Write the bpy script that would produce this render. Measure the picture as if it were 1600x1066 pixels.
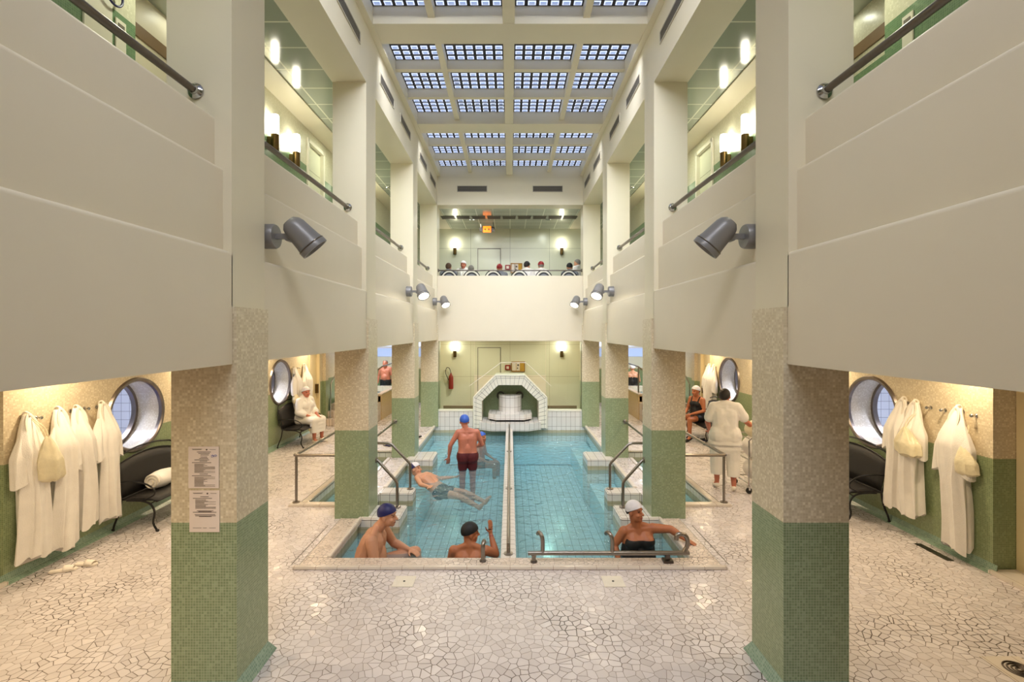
import bpy, bmesh, math, random
from mathutils import Vector, Matrix
for o in list(bpy.data.objects): bpy.data.objects.remove(o)
S = bpy.context.scene; COL = S.collection; PI = math.pi
random.seed(7)
# ---------------------------------------------------------------- camera, world, exposure
cd = bpy.data.cameras.new('camera'); cam = bpy.data.objects.new('camera', cd); COL.objects.link(cam)
cam.location = (0, 0, 2.65); cam.rotation_euler = (PI/2, 0, 0)
cd.sensor_width = 36; cd.lens = 756/1600*36; cd.shift_x = .001875; cd.shift_y = -.009375
cd.clip_start = .05; cd.clip_end = 100
S.camera = cam
w = bpy.data.worlds.new('world'); S.world = w; w.use_nodes = True
w.node_tree.nodes['Background'].inputs[0].default_value = (.6, .75, 1, 1)
w.node_tree.nodes['Background'].inputs[1].default_value = .6
S.view_settings.view_transform = 'Standard'; S.view_settings.look = 'None'
S.view_settings.exposure = 0.1; S.view_settings.gamma = 1; S.view_settings.use_curve_mapping = False
S.cycles.max_bounces = 12; S.cycles.diffuse_bounces = 7; S.cycles.glossy_bounces = 4
S.cycles.transparent_max_bounces = 12; S.cycles.sample_clamp_indirect = 6
S.cycles.caustics_reflective = False; S.cycles.caustics_refractive = False
SKY = 1.05            # brightness of the skylight's glass blocks
DOWN = 17            # aisle downlights
SCONCE = 13          # gallery wall lamps
SPOT = 34            # grey projectors on the arcade
# daylight stand-in: added unseen fill lamps, one soft strip tucked behind each roof beam
DAY_FILL = 74
for _y, _t, _k in ((-2.5, 80, .5), (.8, 60, .7), (4.07, 38, 1), (7.36, 52, 1), (10.66, 60, .8)):
    _l = bpy.data.lights.new('daylight_fill', 'AREA'); _l.shape = 'RECTANGLE'; _l.size = 3.7; _l.size_y = .1; _l.energy = DAY_FILL*_k; _l.color = (.93, .95, 1); _l.spread = math.radians(100)
    _o = bpy.data.objects.new('daylight_fill', _l); COL.objects.link(_o); _o.location = (0, _y, 7.06)
    _o.rotation_euler = (math.radians(90-_t), 0, 0)
# ---------------------------------------------------------------- materials
def newmat(name):
    m = bpy.data.materials.new(name); m.use_nodes = True
    return m, m.node_tree.nodes, m.node_tree.links, m.node_tree.nodes['Principled BSDF']
def lin(c):
    return tuple(((v/255)/12.92 if v/255 <= .04045 else ((v/255+.055)/1.055)**2.4) for v in c) + (1,)
def N(ns, t, **k):
    n = ns.new(t)
    for a, b in k.items(): setattr(n, a, b)
    return n
def mth(ns, ls, op, a, b=None):
    n = ns.new('ShaderNodeMath'); n.operation = op
    for i, v in enumerate((a, b)):
        if v is None: continue
        if isinstance(v, (int, float)): n.inputs[i].default_value = v
        else: ls.new(v, n.inputs[i])
    return n.outputs[0]
def mixc(ns, ls, f, a, b):
    n = ns.new('ShaderNodeMix'); n.data_type = 'RGBA'
    for s, v in ((n.inputs[0], f), (n.inputs[6], a), (n.inputs[7], b)):
        if isinstance(v, (int, float, tuple)): s.default_value = v
        else: ls.new(v, s)
    return n.outputs[2]
def plain(name, rgb, rough=.5, metal=0, var=.04, scale=6, bump=0, bscale=60, emis=None, sheen=0, spec=.5, coat=0):
    m, ns, ls, p = newmat(name)
    c = lin(rgb)
    nz = N(ns, 'ShaderNodeTexNoise'); nz.inputs['Scale'].default_value = scale
    geo = N(ns, 'ShaderNodeNewGeometry'); ls.new(geo.outputs['Position'], nz.inputs['Vector'])
    d = tuple(max(0, v*(1-var*2)) for v in c[:3]) + (1,); e = tuple(min(1, v*(1+var)) for v in c[:3]) + (1,)
    ls.new(mixc(ns, ls, nz.outputs[0], d, e), p.inputs['Base Color'])
    p.inputs['Roughness'].default_value = rough; p.inputs['Metallic'].default_value = metal
    p.inputs['Specular IOR Level'].default_value = spec
    if sheen: p.inputs['Sheen Weight'].default_value = sheen
    if coat: p.inputs['Coat Weight'].default_value = coat
    if bump:
        n2 = N(ns, 'ShaderNodeTexNoise'); n2.inputs['Scale'].default_value = bscale; n2.inputs['Detail'].default_value = 4
        ls.new(geo.outputs['Position'], n2.inputs['Vector'])
        b = N(ns, 'ShaderNodeBump'); b.inputs['Strength'].default_value = bump; b.inputs['Distance'].default_value = .01
        ls.new(n2.outputs[0], b.inputs['Height']); ls.new(b.outputs[0], p.inputs['Normal'])
    if emis:
        p.inputs['Emission Color'].default_value = emis[0]; p.inputs['Emission Strength'].default_value = emis[1]
    return m
def uvnodes(ns, ls):
    geo = N(ns, 'ShaderNodeNewGeometry')
    sp = N(ns, 'ShaderNodeSeparateXYZ'); ls.new(geo.outputs['Position'], sp.inputs[0])
    sn = N(ns, 'ShaderNodeSeparateXYZ'); ls.new(geo.outputs['True Normal'], sn.inputs[0])
    isx = mth(ns, ls, 'GREATER_THAN', mth(ns, ls, 'ABSOLUTE', sn.outputs[0]), .6)
    isz = mth(ns, ls, 'GREATER_THAN', mth(ns, ls, 'ABSOLUTE', sn.outputs[2]), .75)
    def lerp(f, a, b):
        return mth(ns, ls, 'ADD', a, mth(ns, ls, 'MULTIPLY', f, mth(ns, ls, 'SUBTRACT', b, a)))
    u = lerp(isx, sp.outputs[0], sp.outputs[1]); v = lerp(isz, sp.outputs[2], sp.outputs[1])
    return geo, sp, u, v, isz
def tilegrid(ns, ls, u, v, su, sv, g):
    uu = mth(ns, ls, 'DIVIDE', u, su); vv = mth(ns, ls, 'DIVIDE', v, sv)
    cu = mth(ns, ls, 'FLOOR', uu); cv = mth(ns, ls, 'FLOOR', vv)
    fu = mth(ns, ls, 'ABSOLUTE', mth(ns, ls, 'SUBTRACT', mth(ns, ls, 'SUBTRACT', uu, cu), .5))
    fv = mth(ns, ls, 'ABSOLUTE', mth(ns, ls, 'SUBTRACT', mth(ns, ls, 'SUBTRACT', vv, cv), .5))
    gu = mth(ns, ls, 'GREATER_THAN', fu, .5-g/su); gv = mth(ns, ls, 'GREATER_THAN', fv, .5-g/sv)
    grout = mth(ns, ls, 'MAXIMUM', gu, gv)
    cb = N(ns, 'ShaderNodeCombineXYZ'); ls.new(cu, cb.inputs[0]); ls.new(cv, cb.inputs[1])
    wn = N(ns, 'ShaderNodeTexWhiteNoise', noise_dimensions='2D'); ls.new(cb.outputs[0], wn.inputs['Vector'])
    return grout, wn.outputs['Value']
def bumpit(ns, ls, p, h, s=.3, d=.002, inv=True):
    b = N(ns, 'ShaderNodeBump', invert=inv); b.inputs['Strength'].default_value = s; b.inputs['Distance'].default_value = d
    ls.new(h, b.inputs['Height']); ls.new(b.outputs[0], p.inputs['Normal'])
def mosaic(name, hi=((198, 182, 152), (224, 212, 186), (208, 196, 168)), lo=((122, 138, 100), (146, 160, 120), (156, 168, 132)), split=1.25, size=.02, rough=.28):
    m, ns, ls, p = newmat(name)
    geo, sp, u, v, isz = uvnodes(ns, ls)
    g, r = tilegrid(ns, ls, u, v, size, size, .0016)
    r3 = mth(ns, ls, 'POWER', r, 2.2)
    top = mixc(ns, ls, r3, lin(hi[0]), lin(hi[1])); bot = mixc(ns, ls, r3, lin(lo[0]), lin(lo[1]))
    above = mth(ns, ls, 'GREATER_THAN', sp.outputs[2], split)
    c = mixc(ns, ls, above, bot, top); gc = mixc(ns, ls, above, lin(lo[2]), lin(hi[2]))
    ls.new(mixc(ns, ls, g, c, gc), p.inputs['Base Color'])
    p.inputs['Roughness'].default_value = rough
    bumpit(ns, ls, p, g, .25)
    return m
def bigtile(name, tile, grout, su, sv, g=.003, stain=None, rough=.15, var=.06):
    m, ns, ls, p = newmat(name)
    geo, sp, u, v, isz = uvnodes(ns, ls)
    gr, r = tilegrid(ns, ls, u, v, su, sv, g)
    a = lin(tile); b = tuple(x*(1-var) for x in a[:3]) + (1,)
    c = mixc(ns, ls, gr, mixc(ns, ls, r, a, b), lin(grout))
    if stain:
        nz = N(ns, 'ShaderNodeTexNoise'); nz.inputs['Scale'].default_value = 9; ls.new(geo.outputs['Position'], nz.inputs['Vector'])
        zz = mth(ns, ls, 'ADD', sp.outputs[2], mth(ns, ls, 'MULTIPLY', nz.outputs[0], .03))
        k = mth(ns, ls, 'MULTIPLY', mth(ns, ls, 'LESS_THAN', zz, stain[0]), mth(ns, ls, 'GREATER_THAN', zz, stain[0]-.16))
        c = mixc(ns, ls, mth(ns, ls, 'MULTIPLY', k, .65), c, lin(stain[1]))
    ls.new(c, p.inputs['Base Color']); p.inputs['Roughness'].default_value = rough
    bumpit(ns, ls, p, gr, .3)
    return m
def crackle(name, c1, c2, scale=13.5, rough=.22):
    m, ns, ls, p = newmat(name)
    geo = N(ns, 'ShaderNodeNewGeometry')
    v = N(ns, 'ShaderNodeTexVoronoi', feature='DISTANCE_TO_EDGE', voronoi_dimensions='2D'); v.inputs['Scale'].default_value = scale
    v2 = N(ns, 'ShaderNodeTexVoronoi', voronoi_dimensions='2D'); v2.inputs['Scale'].default_value = scale
    nz = N(ns, 'ShaderNodeTexNoise'); nz.inputs['Scale'].default_value = 1.3; nz.inputs['Detail'].default_value = 5
    for t in (v, v2, nz): ls.new(geo.outputs['Position'], t.inputs['Vector'])
    rp = N(ns, 'ShaderNodeMapRange'); rp.inputs[1].default_value = .44; rp.inputs[2].default_value = .66
    ls.new(nz.outputs[0], rp.inputs[0])
    wid = mth(ns, ls, 'ADD', .024, mth(ns, ls, 'MULTIPLY', rp.outputs[0], .03))
    line = mth(ns, ls, 'LESS_THAN', v.outputs['Distance'], wid)
    sc = N(ns, 'ShaderNodeSeparateColor'); ls.new(v2.outputs['Color'], sc.inputs[0])
    tile = mixc(ns, ls, sc.outputs[0], lin(c1), lin(c2))
    joint = mixc(ns, ls, rp.outputs[0], lin((134, 120, 112)), lin((62, 46, 34)))
    ls.new(mixc(ns, ls, line, tile, joint), p.inputs['Base Color'])
    p.inputs['Roughness'].default_value = rough
    rr = N(ns, 'ShaderNodeMapRange'); rr.inputs[3].default_value = rough; rr.inputs[4].default_value = rough+.25
    ls.new(sc.outputs[1], rr.inputs[0]); ls.new(rr.outputs[0], p.inputs['Roughness'])
    bumpit(ns, ls, p, line, .5, .003)
    return m
def emit(name, rgb, s):
    m, ns, ls, p = newmat(name)
    p.inputs['Base Color'].default_value = lin(rgb); p.inputs['Roughness'].default_value = .3
    p.inputs['Emission Color'].default_value = lin(rgb); p.inputs['Emission Strength'].default_value = s
    return m
MT = {}
MT['plaster'] = plain('plaster_cream', (224, 214, 194), .42, var=.02, scale=2, bump=.05, bscale=14)
MT['plaster_up'] = plain('plaster_upper', (228, 220, 198), .45, var=.02, scale=2)
MT['mosaic'] = mosaic('mosaic_wall')
MT['mosaic_col'] = mosaic('mosaic_column', ((202, 188, 158), (232, 222, 198), (214, 202, 176)), ((124, 142, 104), (152, 168, 130), (170, 180, 152)))
MT['mosaic_up'] = mosaic('mosaic_gallery', ((206, 204, 180), (224, 222, 202), (206, 204, 182)), ((96, 128, 92), (118, 148, 108), (130, 156, 124)), 5.5)
MT['mosaic_white'] = mosaic('mosaic_white', ((214, 212, 206), (238, 238, 236), (200, 198, 192)), ((214, 212, 206), (238, 238, 236), (200, 198, 192)))
MT['mosaic_tank'] = mosaic('mosaic_tank', ((206, 176, 128), (226, 202, 160), (196, 172, 134)), ((206, 176, 128), (226, 202, 160), (196, 172, 134)))
MT['cove'] = mosaic('mosaic_cove', ((120, 150, 130), (150, 176, 156), (160, 176, 160)), ((120, 150, 130), (150, 176, 156), (160, 176, 160)))
MT['floor'] = crackle('broken_tile_floor', (222, 215, 217), (206, 198, 199))
MT['curbtop'] = crackle('broken_tile_curb', (220, 206, 196), (206, 190, 178), 18)
MT['white_tile'] = bigtile('white_tile', (226, 222, 218), (120, 108, 96), .13, .26, stain=(-.09, (150, 140, 84)))
MT['block_tile'] = bigtile('white_block_tile', (226, 220, 214), (120, 108, 96), .15, .13, stain=(-.08, (150, 140, 84)))
MT['curb_tile'] = bigtile('curb_tile', (226, 216, 206), (150, 120, 100), .24, .6, g=.002, rough=.2)
MT['pool_tile'] = bigtile('pool_tile', (206, 232, 238), (182, 210, 218), .15, .15, g=.002)
MT['room_tile'] = bigtile('room_tile', (226, 230, 240), (120, 122, 140), .15, .15, g=.003)
MT['steel'] = plain('brushed_steel', (150, 142, 134), .32, 1, var=.08, scale=30)
MT['steel_dark'] = plain('dark_steel', (110, 102, 96), .3, 1, var=.08, scale=30)
MT['chrome'] = plain('polished_chrome', (190, 190, 190), .12, 1, var=.02)
MT['rim'] = plain('porthole_rim', (140, 130, 124), .35, 1, var=.1, scale=12)
MT['black_iron'] = plain('black_iron', (26, 24, 24), .4, .3, var=.1)
MT['bench_mesh'] = plain('black_bench_mesh', (34, 31, 30), .5, .2, var=.15, scale=80, bump=.3, bscale=260)
MT['fixture'] = plain('fixture_grey', (134, 132, 133), .38, .2, var=.04)
MT['brass'] = plain('dark_brass', (110, 88, 52), .3, .9, var=.15, scale=20)
MT['robe'] = plain('white_terry', (240, 236, 230), .9, var=.05, scale=8, bump=.5, bscale=110, sheen=.2)
MT['robe_white'] = plain('white_cotton', (240, 236, 232), .85, var=.03, scale=8, bump=.12, bscale=16)
MT['robe_fold'] = plain('robe_lining', (232, 226, 214), .9, var=.05, bump=.4, bscale=110)
MT['bag'] = plain('translucent_bag', (226, 216, 184), .35, var=.1, scale=14, bump=.5, bscale=30)
MT['paper'] = plain('paper', (232, 218, 208), .7, var=.01)
MT['ink'] = plain('ink', (96, 84, 80), .8, var=0)
MT['ink_blue'] = plain('ink_blue', (110, 118, 180), .8, var=0)
MT['dark'] = plain('dark_slot', (44, 42, 40), .7, var=.05)
MT['vent'] = plain('vent_metal', (120, 114, 106), .5, .2, var=.05)
MT['vent_frame'] = plain('vent_frame', (196, 188, 172), .5)
MT['grid_dark'] = plain('skylight_grid', (58, 56, 54), .7, var=.2, scale=20)
MT['block_rim'] = emit('glass_block_rim', (214, 226, 255), SKY)
MT['block'] = emit('glass_block_pane', (176, 198, 250), SKY*.42)
MT['block_dim'] = emit('glass_block_dirty', (150, 170, 215), SKY*.16)
MT['lamp'] = emit('lamp_opal', (255, 248, 226), 19)
MT['lens'] = emit('projector_lens_lit', (255, 240, 205), 14)
MT['orange'] = emit('sign_orange', (255, 122, 30), 1.5)
MT['cream_paint'] = plain('cream_door_paint', (226, 210, 168), .4, var=.02)
MT['frame_white'] = plain('white_frame', (232, 228, 214), .4, var=.02)
MT['brown'] = plain('brown_strip', (132, 108, 80), .5, var=.08)
MT['wood'] = plain('light_wood', (178, 128, 62), .5, var=.1, scale=20)
MT['red'] = plain('signal_red', (150, 34, 28), .4)
MT['skin'] = plain('skin_fair', (206, 150, 118), .5, var=.06, scale=9)
MT['skin_tan'] = plain('skin_tan', (176, 108, 72), .5, var=.07, scale=9)
MT['skin_red'] = plain('skin_ruddy', (196, 120, 96), .5, var=.08, scale=9)
MT['lip'] = plain('lip', (158, 82, 70), .5)
MT['eye'] = plain('eye_dark', (52, 38, 32), .4)
MT['navy'] = plain('cap_navy', (24, 26, 92), .45, var=.1)
MT['blue'] = plain('cap_blue', (50, 96, 196), .45, var=.1)
MT['black'] = plain('cloth_black', (20, 19, 22), .6, var=.2, scale=20)
MT['maroon'] = plain('cloth_maroon', (86, 12, 20), .7, var=.1)
MT['darkred'] = plain('cap_dark_red', (150, 22, 30), .5)
MT['white_cap'] = plain('cap_white', (226, 222, 228), .5, var=.03, bump=.4, bscale=50)
MT['hair_dark'] = plain('hair_dark', (34, 26, 22), .6, var=.2, scale=60, bump=.5, bscale=160)
MT['hair_brown'] = plain('hair_brown', (92, 68, 48), .7, var=.2, scale=60, bump=.5, bscale=160)
MT['hair_grey'] = plain('hair_grey', (138, 134, 126), .7, var=.2, scale=60, bump=.5, bscale=160)
MT['sandal'] = plain('white_slipper', (240, 232, 222), .7)
MT['canvas'] = plain('stripe_charcoal', (52, 54, 58), .7)
MT['canvas_grey'] = plain('stripe_grey', (130, 134, 142), .7)
MT['tyre'] = plain('black_rubber', (22, 22, 22), .6)
MT['cork'] = plain('cork', (204, 158, 62), .8, var=.1, scale=40)
MT['mat_blue'] = plain('blue_mat', (36, 70, 190), .5, var=.2)
def glassmat(name, tint, rough=.0, refl=.08, bump=None, ior=1.45):
    m, ns, ls, p = newmat(name); ns.remove(p)
    out = [n for n in ns if n.type == 'OUTPUT_MATERIAL'][0]
    tr = N(ns, 'ShaderNodeBsdfTransparent'); tr.inputs[0].default_value = tint
    gl = N(ns, 'ShaderNodeBsdfGlossy'); gl.inputs['Roughness'].default_value = rough
    fr = N(ns, 'ShaderNodeFresnel'); fr.inputs[0].default_value = ior
    mx = N(ns, 'ShaderNodeMixShader'); _g = N(ns, 'ShaderNodeNewGeometry'); _f = mth(ns, ls, 'MULTIPLY', fr.outputs[0], mth(ns, ls, 'SUBTRACT', 1, _g.outputs['Backfacing'])); ls.new(_f, mx.inputs[0]); ls.new(tr.outputs[0], mx.inputs[1]); ls.new(gl.outputs[0], mx.inputs[2])
    ls.new(mx.outputs[0], out.inputs[0])
    if bump:
        geo = N(ns, 'ShaderNodeNewGeometry')
        a = N(ns, 'ShaderNodeTexNoise'); a.inputs['Scale'].default_value = bump[0]; a.inputs['Detail'].default_value = 3; a.inputs['Distortion'].default_value = .6
        ls.new(geo.outputs['Position'], a.inputs['Vector'])
        b = N(ns, 'ShaderNodeBump'); b.inputs['Strength'].default_value = bump[1]; b.inputs['Distance'].default_value = bump[2]
        ls.new(a.outputs[0], b.inputs['Height']); ls.new(b.outputs[0], gl.inputs['Normal']); ls.new(b.outputs[0], fr.inputs['Normal'])
    return m, ns, ls, out
MT['glass'] = glassmat('clear_glass', (.93, .97, .93, 1))[0]
wm, ns, ls, out = glassmat('pool_water', (.95, 1, 1, 1), .04, bump=(6, 1, .06), ior=1.33)
ab = N(ns, 'ShaderNodeVolumeAbsorption'); ab.inputs[0].default_value = (.0, .66, .84, 1); ab.inputs[1].default_value = .29
_df = N(ns, 'ShaderNodeBsdfDiffuse'); _df.inputs[0].default_value = lin((118, 172, 192)); _mx = N(ns, 'ShaderNodeMixShader'); _mx.inputs[0].default_value = .2
_src = out.inputs[0].links[0].from_socket; ls.new(_src, _mx.inputs[1]); ls.new(_df.outputs[0], _mx.inputs[2]); ls.new(_mx.outputs[0], out.inputs[0])
ls.new(ab.outputs[0], out.inputs['Volume']); MT['water'] = wm
m, ns, ls, p = newmat('gallery_ceiling_panel')
geo, sp, u, v, isz = uvnodes(ns, ls); g, r = tilegrid(ns, ls, u, v, .5, .5, .012)
ls.new(mixc(ns, ls, g, lin((166, 173, 160)), lin((226, 228, 212))), p.inputs['Base Color'])
p.inputs['Roughness'].default_value = .12; p.inputs['Specular IOR Level'].default_value = .8
MT['ceil_glass'] = m
for _nm, _c, _d in (('panel', (214, 216, 196), (120, 122, 104)), ('panel_low', (238, 234, 216), (186, 178, 150))):
  m, ns, ls, p = newmat(_nm+'_wall')
  geo, sp, u, v, isz = uvnodes(ns, ls); g, r = tilegrid(ns, ls, u, v, 1.35, 1.1, .004)
  ls.new(mixc(ns, ls, g, lin(_c), lin(_d)), p.inputs['Base Color']); p.inputs['Roughness'].default_value = .25
  MT[_nm] = m
# ---------------------------------------------------------------- mesh builder
class MB:
    def __init__(s): s.v = []; s.f = []; s.m = []; s.mi = 0
    def add(s, vs, fs):
        b = len(s.v); s.v += [Vector(q) for q in vs]
        for f in fs: s.f.append([b+i for i in f]); s.m.append(s.mi)
        return s
    def box(s, x0, x1, y0, y1, z0, z1):
        vs = [(x, y, z) for z in (z0, z1) for y in (y0, y1) for x in (x0, x1)]
        return s.add(vs, [(0, 2, 3, 1), (4, 5, 7, 6), (0, 1, 5, 4), (2, 6, 7, 3), (0, 4, 6, 2), (1, 3, 7, 5)])
    def frustum(s, x0, x1, y0, y1, z0, z1, d):
        vs = [(x0-d, y0-d, z0), (x1+d, y0-d, z0), (x0-d, y1+d, z0), (x1+d, y1+d, z0), (x0, y0, z1), (x1, y0, z1), (x0, y1, z1), (x1, y1, z1)]
        return s.add(vs, [(0, 2, 3, 1), (4, 5, 7, 6), (0, 1, 5, 4), (2, 6, 7, 3), (0, 4, 6, 2), (1, 3, 7, 5)])
    def quad(s, a, b, c, d): return s.add([a, b, c, d], [(0, 1, 2, 3)])
    def prism(s, poly, axis, a0, a1):
        n = len(poly)
        def P(q, a): return {'x': (a, q[0], q[1]), 'y': (q[0], a, q[1]), 'z': (q[0], q[1], a)}[axis]
        vs = [P(q, a0) for q in poly] + [P(q, a1) for q in poly]
        return s.add(vs, [list(range(n))[::-1], list(range(n, 2*n))] + [(i, (i+1) % n, n+(i+1) % n, n+i) for i in range(n)])
    def loft(s, rings, cap=True, closed=True):
        n = len(rings[0]); vs = [p for r in rings for p in r]; fs = []
        for i in range(len(rings)-1):
            for j in range(n if closed else n-1):
                k = (j+1) % n; fs.append((i*n+j, i*n+k, (i+1)*n+k, (i+1)*n+j))
        if cap and closed: fs.append(list(range(n))[::-1]); fs.append([(len(rings)-1)*n+j for j in range(n)])
        return s.add(vs, fs)
    def tube(s, pts, r, n=10, closed=False, rs=None, sm=0, flat=1):
        pts = [Vector(p) for p in pts]
        if sm: pts = catmull(pts, sm, closed)
        L = len(pts); rings = []; up = None
        for i, p in enumerate(pts):
            a = pts[i-1] if (i > 0 or closed) else p; b = pts[(i+1) % L] if (i < L-1 or closed) else p
            t = (b-a).normalized() if (b-a).length > 1e-9 else Vector((0, 0, 1))
            if up is None: up = t.orthogonal().normalized() if abs(t.z) > .9 else Vector((0, 0, 1))
            u = up-t*up.dot(t); u = u.normalized() if u.length > 1e-6 else t.orthogonal().normalized()
            up = u; w = t.cross(u)
            rr = r if rs is None else rs[0]+(rs[1]-rs[0])*i/(L-1)
            rings.append([p+(u*math.cos(2*PI*k/n)+w*math.sin(2*PI*k/n)*flat)*rr for k in range(n)])
        if closed: rings.append(rings[0])
        return s.loft(rings, not closed)
    def lathe(s, prof, c=(0, 0, 0), axis=(0, 0, 1), n=20):
        ax = Vector(axis).normalized(); q = Vector((0, 0, 1)).rotation_difference(ax); c = Vector(c)
        return s.loft([[c+q @ Vector((r*math.cos(2*PI*k/n), r*math.sin(2*PI*k/n), h)) for k in range(n)] for r, h in prof])
    def ell(s, c, r, n=14, R=None):
        c = Vector(c); rings = []
        for i in range(n+1):
            a = -PI/2+PI*(.02+.96*i/n)
            rg = []
            for k in range(n*2):
                b = PI*k/n; q = Vector((r[0]*math.cos(a)*math.cos(b), r[1]*math.cos(a)*math.sin(b), r[2]*math.sin(a)))
                rg.append(c+(R @ q if R else q))
            rings.append(rg)
        return s.loft(rings)
    def cap(s, p0, r0, p1, r1, n=12):
        p0 = Vector(p0); p1 = Vector(p1); d = p1-p0; L = max(d.length, 1e-5)
        prof = [(r0*math.cos(a), r0*math.sin(a)) for a in [-PI/2+.05, -PI/3, -PI/6, 0]] + [(r1*math.cos(a), L+r1*math.sin(a)) for a in [0, PI/6, PI/3, PI/2-.05]]
        return s.lathe(prof, p0, d, n)
    def tor(s, c, R, r, axis=(0, 0, 1), n=24, m=8, a0=0, a1=2*PI):
        q = Vector((0, 0, 1)).rotation_difference(Vector(axis).normalized()); c = Vector(c)
        full = abs(a1-a0-2*PI) < 1e-6; k = n if full else n+1
        return s.tube([c+q @ Vector((R*math.cos(a0+(a1-a0)*i/n), R*math.sin(a0+(a1-a0)*i/n), 0)) for i in range(k)], r, m, closed=full)
    def build(s, name, mats, parent=None, world=False, smooth=True, bevel=0):
        me = bpy.data.meshes.new(name)
        vs = s.v
        if parent is not None and world:
            inv = MATW[parent.name].inverted(); vs = [inv @ p for p in vs]
        me.from_pydata([tuple(p) for p in vs], [], s.f)
        if isinstance(mats, str): mats = [mats]
        for k in mats: me.materials.append(MT[k])
        if len(mats) > 1: me.polygons.foreach_set('material_index', s.m)
        bm = bmesh.new(); bm.from_mesh(me); bmesh.ops.recalc_face_normals(bm, faces=bm.faces)
        if bevel: bmesh.ops.bevel(bm, geom=[e for e in bm.edges if len(e.link_faces) == 2 and e.calc_face_angle() > .8], offset=bevel, segments=2, affect='EDGES', clamp_overlap=True)
        bm.to_mesh(me); bm.free()
        if smooth: me.shade_smooth(); me.set_sharp_from_angle(angle=.65)
        o = bpy.data.objects.new(name, me); COL.objects.link(o)
        if parent is not None: o.parent = parent
        return o
MATW = {}
def catmull(P, k, closed=False):
    out = []; L = len(P)
    for i in range(L if closed else L-1):
        if closed: a, b, c, d = P[i-1], P[i], P[(i+1) % L], P[(i+2) % L]
        else: a, b, c, d = P[max(i-1, 0)], P[i], P[i+1], P[min(i+2, L-1)]
        for j in range(k):
            t = j/k
            out.append(.5*((2*b)+(c-a)*t+(2*a-5*b+4*c-d)*t*t+(3*b-a-3*c+d)*t**3))
    if not closed: out.append(P[-1])
    return out
def tag(o, label=None, cat=None, group=None, kind=None):
    if label: o['label'] = label
    if cat: o['category'] = cat
    if group: o['group'] = group
    if kind: o['kind'] = kind
    return o
def thing(name, label, cat, loc=(0, 0, 0), rz=0, group=None, mat=None):
    o = bpy.data.objects.new(name, None); COL.objects.link(o); o.empty_display_size = .1
    o.location = loc
    if mat is not None: o.rotation_euler = mat.to_euler(); m = mat.to_4x4()
    else: o.rotation_euler = (0, 0, rz); m = Matrix.Rotation(rz, 4, 'Z')
    MATW[o.name] = Matrix.Translation(loc) @ m
    return tag(o, label, cat, group)
def struct(name, mb, mats, **k): return tag(mb.build(name, mats, **k), kind='structure')
CH = {}
def dup(o, loc=None, rz=None, label=None, group=None):
    def cp(a, par):
        c = a.copy(); COL.objects.link(c); c.parent = par
        for ch in [q for q in bpy.data.objects if q.parent == a]: cp(ch, c)
        return c
    c = cp(o, None)
    if loc is not None: c.location = loc
    if rz is not None: c.rotation_euler = (0, 0, rz)
    if label: c['label'] = label
    if group: c['group'] = group
    return c
def light(kind, name, loc, power, color=(1, .85, .65), size=.1, rot=(0, 0, 0), spot=None, parent=None, blend=.5):
    l = bpy.data.lights.new(name, kind); l.energy = power; l.color = color
    if kind == 'AREA': l.shape = 'DISK'; l.size = size
    else: l.shadow_soft_size = size
    if spot: l.spot_size = spot; l.spot_blend = blend
    o = bpy.data.objects.new(name, l); COL.objects.link(o); o.location = loc; o.rotation_euler = rot
    if parent is not None: o.parent = parent
    return o
# ---------------------------------------------------------------- setting
YC = [3.54+3.3*i for i in range(4)]; CW = .48
YB = [-3.06, .24] + YC                       # all column fronts, two behind the camera
SIDES = ((-1, 'left'), (1, 'right'))
WX = 5.3; YEND = 16.6; YBACK = -3.3; GX = 3.5
# floor with the pool openings
xs = [-6.6, -3.1, -2.5, -2.13, 2.13, 2.5, 3.1, 6.6]; ys = [YBACK, 5.58, 7.32, 7.43, 7.82, 10.6, 13.6, 19]
def hole(x, y):
    ax = abs(x)
    if ax < 2.13 and 5.58 < y < 13.6: return True
    if 2.5 < ax < 3.1 and 7.43 < y < 10.6: return True
    return 2.13 < ax < 2.5 and 7.32 < y < 7.82
f = MB()
for i in range(len(xs)-1):
    for j in range(len(ys)-1):
        if not hole((xs[i]+xs[i+1])/2, (ys[j]+ys[j+1])/2):
            x0, x1, y0, y1 = xs[i], xs[i+1], ys[j], ys[j+1]
            f.quad((x0, y0, 0), (x1, y0, 0), (x1, y1, 0), (x0, y1, 0))
struct('floor', f, 'floor', smooth=False)
# pool shell
ZB = -.92
p = MB()
p.quad((-3.1, 5.5, ZB), (3.1, 5.5, ZB), (3.1, 13.7, ZB), (-3.1, 13.7, ZB))
for s in (-1, 1):
    for (a, b) in (((2.13, 5.58), (2.13, 7.32)), ((2.13, 7.82), (2.13, 13.6)), ((2.5, 7.32), (2.13, 7.32)), ((2.5, 7.82), (2.13, 7.82)),
                   ((2.5, 7.32), (2.5, 7.43)), ((2.5, 7.43), (3.1, 7.43)), ((3.1, 7.43), (3.1, 10.6)), ((3.1, 10.6), (2.5, 10.6)), ((2.5, 10.6), (2.5, 7.82))):
        p.mi = 0
        p.quad((s*a[0], a[1], -.14), (s*b[0], b[1], -.14), (s*b[0], b[1], 0), (s*a[0], a[1], 0))
        p.quad((s*a[0], a[1], -.22), (s*b[0], b[1], -.22), (s*b[0], b[1], -.14), (s*a[0], a[1], -.14))
        p.mi = 1
        p.quad((s*a[0], a[1], ZB), (s*b[0], b[1], ZB), (s*b[0], b[1], -.22), (s*a[0], a[1], -.22))
p.mi = 0; p.quad((-2.13, 5.58, -.22), (2.13, 5.58, -.22), (2.13, 5.58, 0), (-2.13, 5.58, 0)); p.quad((-2.13, 13.6, -.22), (2.13, 13.6, -.22), (2.13, 13.6, 0), (-2.13, 13.6, 0))
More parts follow.
